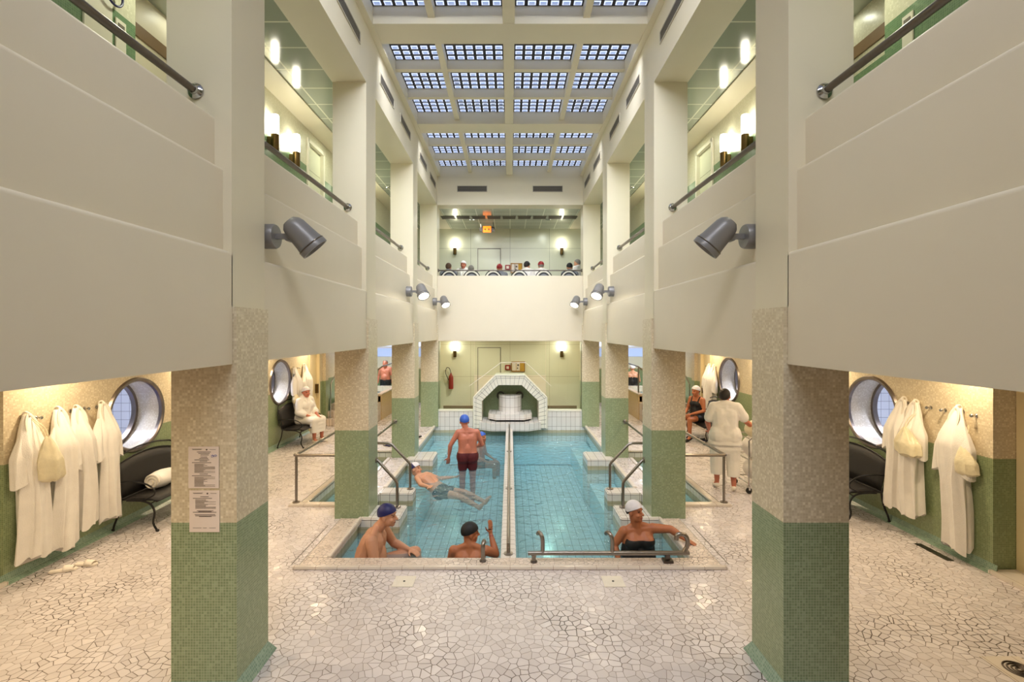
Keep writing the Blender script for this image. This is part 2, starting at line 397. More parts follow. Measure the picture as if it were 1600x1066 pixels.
p.mi = 1; p.quad((-2.13, 5.58, ZB), (2.13, 5.58, ZB), (2.13, 5.58, -.22), (-2.13, 5.58, -.22)); p.quad((-2.13, 13.6, ZB), (2.13, 13.6, ZB), (2.13, 13.6, -.22), (-2.13, 13.6, -.22))
struct('pool_basin', p, ['white_tile', 'pool_tile'], smooth=False)
for s, nm in SIDES:                                   # underwater benches
    b = MB()
    for y0, y1 in ((5.6, 6.76), (8.14, 9.85), (10.56, 13.05)):
        xa, xb = sorted((s*1.62, s*2.12)); b.box(xa, xb, y0, y1, -.9, -.45)
    xa, xb = sorted((s*1.62, s*2.12)); b.box(xa, xb, 7.33, 7.8, -.9, -.46)
    xa, xb = sorted((s*2.14, s*2.49)); b.box(xa, xb, 7.34, 7.8, -.9, -.3)
    xa, xb = sorted((s*2.52, s*3.08)); b.box(xa, xb, 8.2, 10.58, -.9, -.35); b.box(xa, xb, 9.6, 10.58, -.35, -.22)
    struct('pool_bench', b, 'pool_tile', smooth=False)
b = MB(); b.box(-2.1, -.12, 12.9, 13.55, -.9, -.42); b.box(.1, 2.1, 12.9, 13.55, -.9, -.42); struct('pool_bench', b, 'pool_tile', smooth=False)
# water
wz = -.18; wb = MB()
def plan(L):                                         # closed body of water from an outline
    wb.prism(L, 'z', ZB-.03, wz)
e = -.012
plan([(-2.13+e, 5.58+e), (2.13-e, 5.58+e), (2.13-e, 7.32+e), (2.5+e, 7.32+e), (2.5+e, 7.43+e), (3.1-e, 7.43+e), (3.1-e, 10.6-e), (2.5+e, 10.6-e), (2.5+e, 7.82-e), (2.13-e, 7.82-e), (2.13-e, 13.6-e),
      (-2.13+e, 13.6-e), (-2.13+e, 7.82-e), (-2.5-e, 7.82-e), (-2.5-e, 10.6-e), (-3.1+e, 10.6-e), (-3.1+e, 7.43+e), (-2.5-e, 7.43+e), (-2.5-e, 7.32+e), (-2.13+e, 7.32+e)])
wo = wb.build('pool_water', 'water', smooth=False); tag(wo, 'turquoise rippling water filling the two-lane pool and its side basins', 'water', kind='stuff')
# curbs
c = MB(); c.box(-2.36, 2.36, 5.42, 5.6, 0, .03)
for s, nm in SIDES:
    xa, xb = sorted((s*2.12, s*2.36)); c.box(xa, xb, 5.6, 6.78, 0, .03)
struct('trim_1', c, 'curbtop', smooth=False, bevel=.004)
c = MB(); c.box(-2.42, 2.42, 5.365, 5.42, 0, .036)
for s, nm in SIDES:
    xa, xb = sorted((s*2.36, s*2.375)); c.box(xa, xb, 5.42, 6.8, 0, .034)
    xa, xb = sorted((s*2.08, s*2.125)); c.box(xa, xb, 5.61, 6.78, -.03, .045)
    xa, xb = sorted((s*2.07, s*2.14)); c.box(xa, xb, 8.14, 9.85, -.03, .035); c.box(xa, xb, 10.56, 13.6, -.03, .035)
    xa, xb = sorted((s*2.49, s*2.56)); c.box(xa, xb, 7.83, 10.1, -.03, .02)
    xa, xb = sorted((s*2.5, s*3.35)); c.box(xa, xb, 7.3, 7.43, -.02, .035)
    xa, xb = sorted((s*3.1, s*3.2)); c.box(xa, xb, 7.43, 10.7, -.02, .035)
    xa, xb = sorted((s*2.5, s*3.2)); c.box(xa, xb, 10.6, 10.7, -.02, .035)
struct('trim_2', c, 'curb_tile', bevel=.012)
c = MB()
for s, nm in SIDES:
    xa, xb = sorted((s*3.24, s*3.25)); c.box(xa, xb, 7.45, 11.4, 0, .003)
    xa, xb = sorted((s*2.48, s*2.49)); c.box(xa, xb, 5.5, 6.6, 0, .003)
struct('trim_3', c, 'vent', smooth=False)
# white tiled blocks standing in the pool edge
for s, nm in SIDES:
    for k, (y0, y1, x0, wh) in enumerate(((6.78, 7.31, 1.55, 'in front of the second'), (7.83, 8.13, 1.58, 'just behind the second'), (9.87, 10.55, 1.58, 'at the foot of the third'))):
        xa, xb = sorted((s*x0, s*2.14)); b = MB(); b.box(xa, xb, y0, y1, -.9, .03)
        o = b.build('tiled_block', 'block_tile', bevel=.016)
        tag(o, f'white tiled block on the {nm} pool edge {wh} {nm} column', 'block', 'white tiled blocks at the pool edge')
# lane wall down the middle
t = thing('lane_wall', 'narrow white tiled wall with a steel rail dividing the pool into two lanes', 'pool wall', (-.02, 5.6, 0))
b = MB(); b.box(-.11, .07, 5.6, 13.55, -.9, .02); b.build('wall_body', 'block_tile', t, world=True, bevel=.012)
b = MB(); b.tube([(-.02, 5.72, .03), (-.02, 5.72, .09), (-.02, 5.78, .14), (-.02, 5.9, .15), (-.02, 13.2, .15), (-.02, 13.38, .17), (-.02, 13.42, .3)], .021, 10)
b.build('handrail', 'steel', t, world=True)
for y in (5.72, 8.1, 10.6, 13.1):
    b = MB(); b.lathe([(.055, 0), (.055, .012), (.02, .02), (.014, .03), (.014, .13)], (-.02, y, .02)); b.build('rail_base', 'steel', t, world=True)
# columns
names = {0: 'nearest', 1: 'second', 2: 'third', 3: 'farthest'}
for s, nm in SIDES:
    for i, y0 in enumerate(YB):
        k = i-2; y1 = y0+(.46)
        xa, xb = sorted((s*2.0, s*2.48))
        if k < 0: lb = f'square green and beige mosaic column behind the viewer on the {nm}'
        else:
            ex = {(-1, 0): ' with two notices taped to its front', (1, 0): ', dark green foot, no notices', (-1, 1): ' above the seated man in a navy cap', (1, 1): ' behind the woman in the black swimsuit'}.get((s, k), '')
            lb = f'{names[k]} mosaic column of the {nm} row{ex}'
        t = thing('column', lb, 'column', (s*2.24, y0+.23, 0), group='mosaic columns of the arcade')
        b = MB(); b.box(xa, xb, y0, y1, .0, 2.83); b.build('mosaic_shaft', 'mosaic_col', t, world=True, smooth=False)
        b = MB(); xa2, xb2 = sorted((s*2.03, s*2.505)); b.box(xa2, xb2, y0-.012, y1, 2.831, 6.17); b.build('plaster_shaft', 'plaster_up', t, world=True, smooth=False)
        if k in (0, -1, -2):
            b = MB(); b.frustum(xa, xb, y0, y1, 0, .09, .05); b.build('cove_base', 'cove', t, world=True, smooth=False)
# arcade: slab edge, stepped parapets, spandrel
for s, nm in SIDES:
    for i in range(len(YB)-1):
        ya = YB[i]+.46; yb = YB[i+1]-.002
        b = MB(); r = .03; P = [(2.5, 2.41), (2.03, 2.41)]
        for (xf, z1, xn) in ((2.03, 3.235, 2.093), (2.093, 3.844, 2.154), (2.154, 4.22, 2.5)):
            P += [(xf+r*(1-math.cos(q*PI/8)), z1-r+r*math.sin(q*PI/8)) for q in range(5)]+[(xn, z1)]
        b.prism([(s*x, z) for x, z in P], 'y', ya, yb)
        struct(f'wall_{nm}_parapet', b, 'plaster')
    b = MB(); xa, xb = sorted((s*2.03, s*2.51)); b.box(xa, xb, YBACK, YEND, 6.17, 7.7); struct(f'wall_{nm}_upper', b, 'plaster_up', smooth=False)
    b = MB(); xa, xb = sorted((s*2.49, s*6.8)); b.box(xa, xb, YBACK, 13.9, 2.41, 3.2)
    if True: struct(f'ceiling_{nm}_aisle', b, 'plaster', smooth=False)
    b = MB(); xa, xb = sorted((s*2.51, s*6.8)); b.box(xa, xb, YBACK, YEND, 6.17, 6.3); struct(f'ceiling_{nm}_gallery', b, 'ceil_glass', smooth=False)
    b = MB(); xa, xb = sorted((s*3.14, s*3.5)); b.box(xa, xb, 4.6, YEND, 6.15, 6.168); struct(f'trim_{4 if s<0 else 5}', b, 'plaster_up', smooth=False)
b = MB(); b.box(-6.8, 6.8, YBACK-.2, YBACK, 0, 7.7); struct('wall_back', b, 'plaster', smooth=False)
# end wall: parapet, lintel
b = MB(); b.box(-2.1, 2.1, 13.5, 13.9, 2.38, 3.86); b.box(-2.1, 2.1, 13.53, 13.9, 3.86, 4.21); struct('wall_end_parapet', b, 'plaster', smooth=False, bevel=.006)
b = MB(); b.box(-2.03, 2.03, 13.46, 13.9, 6.17, 7.7); struct('wall_end_upper', b, 'plaster_up', smooth=False)
b = MB(); b.box(-6.8, 6.8, 13.9, YEND+2, 3.0, 3.2); struct('floor_end_gallery', b, 'curbtop', smooth=False)
b = MB(); b.box(-6.8, 6.8, 13.9, YEND+2, 2.5, 2.99); struct('ceiling_end_room', b, 'plaster', smooth=False)
b = MB(); b.box(-2.028, 2.028, 13.9, YEND, 6.17, 6.3); struct('ceiling_end_gallery', b, 'ceil_glass', smooth=False)
b = MB(); b.box(-3.6, 3.6, YEND, YEND+.1, 3.2, 6.3); struct('wall_end_gallery', b, 'panel', smooth=False)
b = MB(); b.box(-2.5, 2.5, YEND, YEND+.1, 0, 2.5); struct('wall_end_lower', b, 'panel_low', smooth=False)
# dark slotted row in the end gallery ceiling
for k in range(9):
    x = -2.12+.47*k
    b = MB(); b.box(x, x+.42, 14.75, 15.12, 6.155, 6.169)
    for q in range(6): b.box(x+.02, x+.4, 14.78+q*.055, 14.8+q*.055, 6.148, 6.156)
    tag(b.build('ceiling_grille', 'vent', smooth=False), f'dark slotted ceiling grille over the end gallery, {["first","second","third","fourth","fifth","sixth","seventh","eighth","ninth"][k]} of nine from the left', 'ceiling grille', 'ceiling grilles over the end gallery')
# skylight: beams, ribs, coffers with glass-block windows
b = MB()
b.box(-2.03, -1.94, YBACK, 13.46, 6.98, 7.7); b.box(1.94, 2.03, YBACK, 13.46, 6.98, 7.7)
b.box(-.105, .065, YBACK, 13.46, 7.006, 7.3)
for y in YB[:-1]: b.box(-1.94, 1.94, y, y+.48, 7.0, 7.3)
wn = 0; coff = []
for bi in range(5):
    ya, yb = YB[bi]+.48, YB[bi+1]
    L = (yb-ya-.2)/3
    for r in range(3):
        y0 = ya+r*(L+.1); y1 = y0+L
        if r < 2: b.box(-1.94, 1.94, y1, y1+.1, 7.09, 7.3)
        for (x0, x1) in ((-1.94, -1.16), (-1.06, -.105), (.065, 1.03), (1.13, 1.94)): coff.append((x0, x1, y0, y1))
b.box(-1.16, -1.06, YBACK, 13.46, 7.083, 7.3); b.box(1.03, 1.13, YBACK, 13.46, 7.083, 7.3)
struct('ceiling', b, 'plaster_up', smooth=False)
for (x0, x1, y0, y1) in coff:
    wn += 1
    g = MB(); g.box(x0, x1, y0, y1, 7.25, 7.3)
    wo = struct(f'window_{wn}', g, 'grid_dark', smooth=False)
    nx = round((x1-x0)/.157); ny = round((y1-y0)/.152); px = (x1-x0)/nx; py = (y1-y0)/ny
    q = MB()
    far = y0 > 3
    dirty = random.random() < .18
    for i in range(nx):
        for j in range(ny):
            cx = x0+(i+.5)*px; cy = y0+(j+.5)*py; hw = px*.345; hh = py*.29
            q.mi = 0; q.box(cx-hw, cx+hw, cy-hh, cy+hh, 7.243, 7.26)
            q.mi = 2 if (dirty and random.random() < .5) or random.random() < .02 else 1
            q.box(cx-hw*.74, cx+hw*.74, cy-hh*.7, cy+hh*.7, 7.239, 7.2445)
    q.build('glass_blocks', ['block_rim', 'block', 'block_dim'], wo, smooth=False)
# ---------------------------------------------------------------- ground-floor aisle walls with portholes
def wall_with_holes(x, y0, y1, z0, z1, holes, thick, s):
    m = MB(); R = .62; cur = y0
    for (yc, zc, r) in sorted(holes):
        m.quad((x, cur, z0), (x, yc-R, z0), (x, yc-R, z1), (x, cur, z1))
        m.quad((x, yc-R, z0), (x, yc+R, z0), (x, yc+R, zc-R), (x, yc-R, zc-R)); m.quad((x, yc-R, zc+R), (x, yc+R, zc+R), (x, yc+R, z1), (x, yc-R, z1))
        n = 64; ci = []; sq = []
        for k in range(n):
            a = 2*PI*k/n; c, d = math.cos(a), math.sin(a); q = R/max(abs(c), abs(d))
            ci.append((x, yc+r*c, zc+r*d)); sq.append((x, yc+q*c, zc+q*d))
        m.loft([ci, sq], cap=False)
        cur = yc+R
    m.quad((x, cur, z0), (x, y1, z0), (x, y1, z1), (x, cur, z1))
    return m
PH = {-1: ((6.87, 1.47, .5), (11.17, 1.475, .5)), 1: ((7.1, 1.47, .5), (11.7, 1.475, .52))}
WY0 = {-1: 5.06, 1: 5.31}
for s, nm in SIDES:
    x = s*WX
    m = wall_with_holes(x, WY0[s], 12.75, 0, 2.41, PH[s], .1, s)
    m.quad((x, 13.45, 0), (x, 13.7, 0), (x, 13.7, 2.41), (x, 13.45, 2.41)); m.quad((x, 12.75, 2.35), (x, 13.45, 2.35), (x, 13.45, 2.41), (x, 12.75, 2.41))
    m.quad((x, WY0[s], 0), (s*6.8, WY0[s], 0), (s*6.8, WY0[s], 2.41), (x, WY0[s], 2.41))
    # pier and wall beyond, beside the stairs
    m.box(*sorted((s*5.22, s*5.5)), 13.7, 13.9, 0, 3.0); m.quad((s*5.45, 13.9, 0), (s*5.45, 19, 0), (s*5.45, 19, 3.0), (s*5.45, 13.9, 3.0))
    struct(f'wall_{nm}', m, 'mosaic', smooth=False)
    m = MB(); m.box(*sorted((s*6.6, s*6.8)), YBACK, WY0[s], 0, 2.41); struct(f'wall_{nm}_front', m, 'mosaic', smooth=False)
    # mosaic cove at the foot of the wall
    m = MB(); m.prism([(x, 0), (x-s*.07, 0), (x-s*.02, .035), (x, .1)], 'y', WY0[s]-.05, 12.7); struct(f'baseboard_{nm}', m, 'cove', smooth=False)
    m = MB(); m.prism([(s*5.3, 0), (s*5.235, 0), (s*5.235, .04), (s*5.3, .04)], 'y', 4.2, WY0[s]-.01)
    m.box(*sorted((s*5.3, s*6.6)), 3.2, WY0[s]-.01, 0, .04); struct(f'trim_{6 if s<0 else 7}', m, 'curb_tile', smooth=False)
    # the rooms seen through the portholes
    for (yc, zc, r) in PH[s]:
        m = MB(); X0, X1 = s*(WX+.42), s*(WX+2.2)
        for k in range(1):
            m.quad((X1, yc-1.6, 0), (X1, yc+1.9, 0), (X1, yc+1.9, 2.4), (X1, yc-1.6, 2.4))
            m.quad((X0, yc-1.6, 0), (X1, yc-1.6, 0), (X1, yc-1.6, 2.4), (X0, yc-1.6, 2.4)); m.quad((X0, yc+1.9, 0), (X1, yc+1.9, 0), (X1, yc+1.9, 2.4), (X0, yc+1.9, 2.4))
            m.quad((X0, yc-1.6, 2.4), (X1, yc-1.6, 2.4), (X1, yc+1.9, 2.4), (X0, yc+1.9, 2.4)); m.quad((X0, yc-1.6, .01), (X1, yc-1.6, .01), (X1, yc+1.9, .01), (X0, yc+1.9, .01))
        struct(f'wall_{nm}_room', m, 'room_tile', smooth=False)
        where = {(-1, 0): 'left', (-1, 1): 'left', (1, 0): 'right', (1, 1): 'right'}[(s, 0 if yc < 9 else 1)]
        t = thing('porthole', f'{"near" if yc<9 else "far"} round steel-rimmed porthole in the {where} aisle wall', 'porthole', (x, yc, zc), group='round portholes in the aisle walls')
        m = MB(); n = 64
        m.loft([[(s*(WX+dx), yc+rr*math.cos(2*PI*k/n), zc+rr*math.sin(2*PI*k/n)) for k in range(n)] for dx, rr in ((0, r-.005), (.42, r-.005), (.42, r+.03), (.02, r+.03))], cap=False)
        m.build('tiled_reveal', 'mosaic_white', t, world=True)
        m = MB(); m.loft([[(s*(WX+dx), yc+rr*math.cos(2*PI*k/n), zc+rr*math.sin(2*PI*k/n)) for k in range(n)] for dx, rr in ((.03, r-.03), (-.015, r-.03), (-.03, r-.015), (-.03, r+.015), (.0, r+.03))], cap=False)
        m.build('outer_rim', 'rim', t, world=True)
        m = MB(); m.loft([[(s*(WX+dx), yc+rr*math.cos(2*PI*k/n), zc+rr*math.sin(2*PI*k/n)) for k in range(n)] for dx, rr in ((.36, r-.006), (.36, r-.05), (.43, r-.05), (.43, r-.006))], cap=False)
        m.build('inner_rim', 'rim', t, world=True)
        d = thing('ceiling_lamp', f'cool lamp of the tiled room behind the {"near" if yc<9 else "far"} {nm} porthole', 'lamp', (s*(WX+1.1), yc+.2, 2.38))
        m = MB(); m.lathe([(.16, 0), (.16, -.03), (.15, -.035)]); m.build('housing', 'fixture', d)
        light('AREA', 'lamp_light', (0, 0, -.06), 34, (.86, .88, 1), .3, parent=d)
m = MB(); m.box(-6.6, -6.1, 6.5, 6.95, .62, .7); m.box(-6.4, -5.95, 6.95, 7.5, .7, .78); tag(m.build('folded_mat', 'mat_blue', bevel=.03), 'blue folded mats seen low through the near left porthole', 'mat')
m = MB(); m.box(-6.9, -5.8, 6.3, 7.7, .02, .62); tag(m.build('tiled_ledge', 'mosaic_white', smooth=False), 'pale ledge behind the near left porthole carrying blue mats', 'ledge')
# doors of the aisles
for s, nm in SIDES:
    m = MB(); xx = s*(WX+.06)
    m.box(*sorted((xx, xx+s*.04)), 12.8, 13.4, .01, 2.3); d = struct(f'door_{1 if s<0 else 2}', m, 'cream_paint', smooth=False)
    m = MB(); m.box(*sorted((s*WX-s*.02, s*WX+s*.1)), 12.74, 12.8, 0, 2.35); m.box(*sorted((s*WX-s*.02, s*WX+s*.1)), 13.4, 13.46, 0, 2.35); m.box(*sorted((s*WX-s*.02, s*WX+s*.1)), 12.8, 13.4, 2.3, 2.35)
    fr = m.build('door_frame', 'cream_paint', d, smooth=False)
    m = MB(); m.box(*sorted((s*WX-s*.02, s*WX+s*.07)), 13.3, 13.34, .95, 1.2); m.build('door_handle', 'brass', d)
# near right door frame in the recess
m = MB(); m.box(5.62, 6.5, 5.2, 5.24, .04, 2.3); d = struct('door_3', m, 'cream_paint', smooth=False)
m = MB(); m.box(5.55, 5.62, 5.18, 5.305, .04, 2.37); m.box(5.62, 6.5, 5.18, 5.3, 2.3, 2.37); m.box(5.615, 5.63, 5.17, 5.2, .04, 2.3); m.build('door_frame', 'cream_paint', d, smooth=False)
# stairs, raised basin and bright band beyond the aisles
for s, nm in SIDES:
    xo, xi = s*5.22, s*3.86; m = MB()
    for k in range(4):
        m.box(*sorted((xo, xi)), 13.55+.3*k, 14.75, .0+.18*k, .18*(k+1))
    t = tag(m.build('stair', 'curbtop', smooth=False, bevel=.008), f'short flight of mosaic steps climbing at the end of the {nm} aisle', 'stairs')
    t2 = thing('raised_basin', f'raised tiled basin beside the steps at the far end of the {nm} aisle', 'basin', (s*4.5, 16, 0))
    m = MB(); m.box(*sorted((s*3.84, s*3.94)), 14.45, 18, 0, .75); m.box(*sorted((s*3.94, s*5.2)), 14.76, 15.0, 0, .62); m.build('basin_wall', 'mosaic_tank', t2, world=True, smooth=False)
    m = MB(); m.box(*sorted((s*3.82, s*3.98)), 14.43, 18, .75, .79); m.box(*sorted((s*3.98, s*5.4)), 16.4, 16.6, .6, .79); m.build('coping', 'curb_tile', t2, world=True, bevel=.01)
    m = MB(); m.box(*sorted((s*3.98, s*5.4)), 15.0, 16.4, .5, .58); m.box(*sorted((s*3.98, s*5.4)), 16.6, 18, .5, .62); m.build('basin_water', 'pool_tile', t2, world=True, smooth=False)
    m = MB(); m.box(*sorted((s*2.5, s*6.8)), 18, 18.2, 0, 1.3); struct(f'wall_{nm}_end', m, 'mosaic', smooth=False)
    m = MB(); m.box(*sorted((s*2.5, s*6.8)), 18, 18.2, 1.3, 2.5); w_ = struct(f'wall_{nm}_end_top', m, 'frame_white', smooth=False)
    m = MB(); m.box(*sorted((s*3.0, s*5.4)), 17.95, 17.99, 1.72, 2.02); struct(f'window_{wn+1}', m, 'block', smooth=False)
    m = MB(); m.box(*sorted((s*3.0, s*5.4)), 17.95, 17.99, 2.1, 2.4); struct(f'window_{wn+2}', m, 'block_rim', smooth=False); wn += 2
    m = MB(); m.box(*sorted((s*2.48, s*2.55)), 13.9, 18, 0, 2.5); struct(f'wall_{nm}_partition', m, 'mosaic', smooth=False)
    # rails by the stairs
    t = thing('stair_rail', f'slim steel handrail on the outer side of the steps ending the {nm} aisle', 'handrail', (s*5.1, 13.6, 0))
    m = MB(); m.tube([(s*5.1, 13.75, 0.02), (s*5.1, 13.75, 1.15), (s*5.1, 13.85, 1.22), (s*5.1, 15.2, 2.0)], .02, 8); m.build('rail_tube', 'chrome', t, world=True)
    t = thing('basin_rail', f'steel handrail over the raised basin at the {nm}', 'handrail', (s*4.0, 14.6, .79))
    m = MB(); m.tube([(s*3.9, 14.7, .79), (s*3.9, 14.7, 1.55)], .022, 8) if s > 0 else None; m.tube([(s*4.1, 14.0, .8), (s*4.1, 14.55, 1.4), (s*3.9, 14.75, 1.58), (s*3.9, 17.9, 1.62)], .022, 8); m.build('rail_tube', 'steel', t, world=True)
# front strip: bottom stairs wall behind the camera is closed by wall_back
# ---------------------------------------------------------------- end of the pool: tiled wall, fountain, glass
YF = 13.5
m = MB(); m.box(-2.14, -.95, YF, YF+.14, -.9, .42); m.box(.95, 2.14, YF, YF+.14, -.9, .42); m.box(-.95, .95, YF+.02, YF+.14, -.9, .1)
struct('wall_pool_end', m, 'white_tile', smooth=False)
m = MB(); m.box(-2.04, -.99, YF-.015, YF+.2, .42, .46); m.box(.99, 2.04, YF-.015, YF+.2, .42, .46); m.box(-2.04, -2.0, YF+.05, YF+.14, .42, 2.38); m.box(2.0, 2.04, YF+.05, YF+.14, .42, 2.38)
struct('trim_8', m, 'frame_white', smooth=False)
k = 13.5/756
def FX(px): return (px-797.3)*k
def FZ(py): return 2.65-(py-518)*k
t = thing('fountain', 'white tiled octagonal fountain niche with a cascade block at the far pool end', 'fountain', (0, 13.5, 0))
outer = [(741, 668), (741, 620), (775, 586), (820, 586), (854, 620), (854, 668)]
inner = [(753.5, 668), (753.5, 626), (779, 601), (815.5, 601), (841.5, 626), (841.5, 668)]
O = [(FX(a), FZ(b)) for a, b in outer]; I = [(FX(a), FZ(b)) for a, b in inner]
m = MB()
m.loft([[(a, y, b) for a, b in O] for y in (13.36,)] + [[(a, 13.36, b) for a, b in I]] + [[(a, 14.15, b) for a, b in I]], cap=False, closed=False)
m.loft([[(a, 13.36, b) for a, b in O], [(a, 14.2, b) for a, b in O]], cap=False, closed=False)
m.build('arch', 'frame_white', t, world=True, smooth=False)
m = MB()                                            # joints of the arch tiles
for q in range(5):
    a0, a1, b0, b1 = Vector(O[q]), Vector(O[q+1]), Vector(I[q]), Vector(I[q+1])
    n = max(3, round((a1-a0).length/.13))
    for r in range(n+1):
        A = a0.lerp(a1, r/n); B = b0.lerp(b1, r/n)
        m.tube([(A.x, 13.358, A.y), (B.x, 13.358, B.y)], .0035, 4)
    A = a0.lerp(b0, .3); B = a1.lerp(b1, .3)
    m.tube([(A.x, 13.358, A.y), (B.x, 13.358, B.y)], .003, 4)
m.build('tile_joints', 'dark', t, world=True, smooth=False)
m = MB()
for q in range(5):
    m.tube([(O[q][0], 13.36, O[q][1]), (O[q+1][0], 13.36, O[q+1][1])], .02, 8)
m.build('edge_moulding', 'frame_white', t, world=True)
m = MB(); m.prism([(a, b) for a, b in I], 'y', 14.1, 14.16); m.build('niche_back', 'mosaic', t, world=True, smooth=False)
m = MB(); R = .33; n = 16
m.prism([(R*math.cos(PI+PI*i/n), 13.95+.42*math.sin(PI+PI*i/n)) for i in range(n+1)], 'z', FZ(645), FZ(619)); m.build('cascade_block', 'white_tile', t, world=True)
m = MB(); m.prism([(-.6, 14.0), (-.6, 13.42), (-.38, 13.2), (.38, 13.2), (.6, 13.42), (.6, 14.0)], 'z', FZ(653.5), FZ(645)); m.build('upper_ledge', 'white_tile', t, world=True, smooth=False)
m = MB(); m.prism([(-.57, 14.0), (-.57, 13.45), (-.36, 13.24), (.36, 13.24), (.57, 13.45), (.57, 14.0)], 'z', FZ(656.5), FZ(653.5)); m.build('spout_slot', 'black_iron', t, world=True, smooth=False)
m = MB(); m.prism([(-.84, 14.0), (-.84, 13.2), (-.5, 12.98), (.5, 12.98), (.84, 13.2), (.84, 14.0)], 'z', FZ(668), FZ(656.6)); m.build('lower_ledge', 'white_tile', t, world=True, smooth=False)
for s in (-1, 1):
    m = MB(); m.tor((s*.27, 14.02, FZ(622)), .1, .022, (0, 1, 0)); m.build('water_jet_ring', 'steel_dark', t, world=True)
# glass screen with thin framing above the tiled wall
t = thing('glass_screen', 'clear glass screen above the tiled wall at the far pool end', 'glass screen', (0, 13.6, .46))
for (x0, x1, z0) in ((-2.0, -1.0, .46), (-1.0, 1.0, 1.42), (1.0, 2.0, .46)):
    m = MB(); m.box(x0+.005, x1-.005, 13.58, 13.59, z0, 2.375); m.build('pane', 'glass', t, world=True, smooth=False)
m = MB(); m.tube([(FX(733), 13.56, FZ(604)), (FX(783), 13.56, FZ(567)), (FX(822), 13.56, FZ(567)), (FX(862), 13.56, FZ(604))], .008, 6); m.build('arch_line', 'frame_white', t, world=True)  # thin white tube tracing an arch line across the glass
m = MB(); m.box(-2.0, 2.0, 14.5, 14.56, 0, .42); m.box(-2.0, 2.0, 14.56, 16.5, 0, .02); struct('trim_9', m, 'brown', smooth=False)
kk = 16.55/756
def GXp(px): return (px-797)*kk
def GZp(py): return 2.65-(py-518)*kk
for (zb, nmx) in ((0, 'lower'), (1, 'upper')):
    m = MB(); py0 = 543 if zb == 0 else 388
    x0, x1, z1 = GXp(746), GXp(782.5), GZp(py0); z0 = .0 if zb == 0 else 3.2
    for (a, b2, c2, d2) in ((x0, x0+.02, z0, z1), (x1-.02, x1, z0, z1), (x0, x1, z1-.02, z1)): m.box(a, b2, YEND-.012, YEND, c2, d2)
    struct(f'door_{4+zb}', m, 'vent', smooth=False)
# room end details
for (cy, lv) in ((574.5, 'lower'), (418, 'upper')):
    z = GZp(cy); x = GXp(793.3)
    if lv == 'upper': z = GZp(418)
    t = thing('alarm_box', f'small square red alarm box on the end wall, {lv} level', 'alarm box', (x, YEND-.03, z))
    m = MB(); m.box(-.09, .09, -.03, .03, -.09, .09); m.build('red_case', 'red', t, bevel=.012)
    m = MB(); m.box(-.045, .045, -.04, -.028, -.045, .045); m.build('white_button', 'paper', t)
    z = GZp(573) if lv == 'lower' else GZp(419); x = GXp(809.5) if lv == 'lower' else GXp(807)
    t = thing('notice_board', f'wood framed notice board beside the red alarm box, {lv} level', 'notice board', (x, YEND-.03, z))
    hw, hh = (.235, .17) if lv == 'lower' else (.2, .17)
    m = MB()
    for q in ((-hw, hw, hh-.025, hh), (-hw, hw, -hh, -hh+.025), (-hw, -hw+.025, -hh, hh), (hw-.025, hw, -hh, hh)): m.box(q[0], q[1], -.03, .0, q[2], q[3])
    m.build('board_frame', 'wood', t)
    m = MB(); m.box(-hw, hw, -.01, .01, -hh, hh); m.build('cork_panel', 'cork', t)
    m = MB(); m.box(-hw+.03, -hw+.16, -.016, -.01, -hh+.03, hh-.03); m.box(-.06, .06, -.016, -.01, -hh+.03, hh-.03); m.build('notice_sheet', 'paper', t)
    m = MB(); m.box(-.03, .03, -.02, -.016, .02, .08); m.build('printed_mark', 'ink', t); m = MB(); m.box(-.04, -.0, -.02, -.016, -.08, -.03); m.build('printed_mark', 'ink', t)
t = thing('extinguisher_reflection', 'red fire extinguisher with looped hose, reflection modelled behind the left glass pane', 'fire extinguisher', (GXp(705), YEND-.12, GZp(596)-.25))  # a reflection in the glass, built as a solid object
m = MB(); m.lathe([(.0, 0), (.075, .0), (.08, .03), (.08, .4), (.05, .47), (.025, .5), (.025, .54), (0, .54)]); m.build('cylinder_body', 'red', t)
m = MB(); m.tube([(0, 0, .54), (-.05, -.02, .7), (-.14, -.02, .72), (-.18, -.02, .56), (-.12, -.03, .4), (-.07, -.05, .3)], .012, 8, sm=4); m.build('hose', 'black_iron', t)
# exit sign in the end gallery
t = thing('exit_sign', 'glowing orange box sign hanging under the end gallery ceiling', 'sign', ((761-797)*15.6/756, 15.6, 2.65+(518-358.5)*15.6/756))
m = MB(); m.box(-.13, .13, -.03, .03, -.1, .1); m.build('lit_panel', 'orange', t, bevel=.01)
for q in (-1, 1):
    m = MB(); m.box(*sorted((q*.24, q*.13)), -.035, .035, -.07, .07); m.tube([(q*.2, 0, .07), (q*.2, 0, .24)], .01, 6); m.build('bracket', 'steel_dark', t)
    m = MB(); m.box(*sorted((q*.08, q*.04)), -.035, -.03, -.03, .02); m.build('pictogram', 'dark', t)
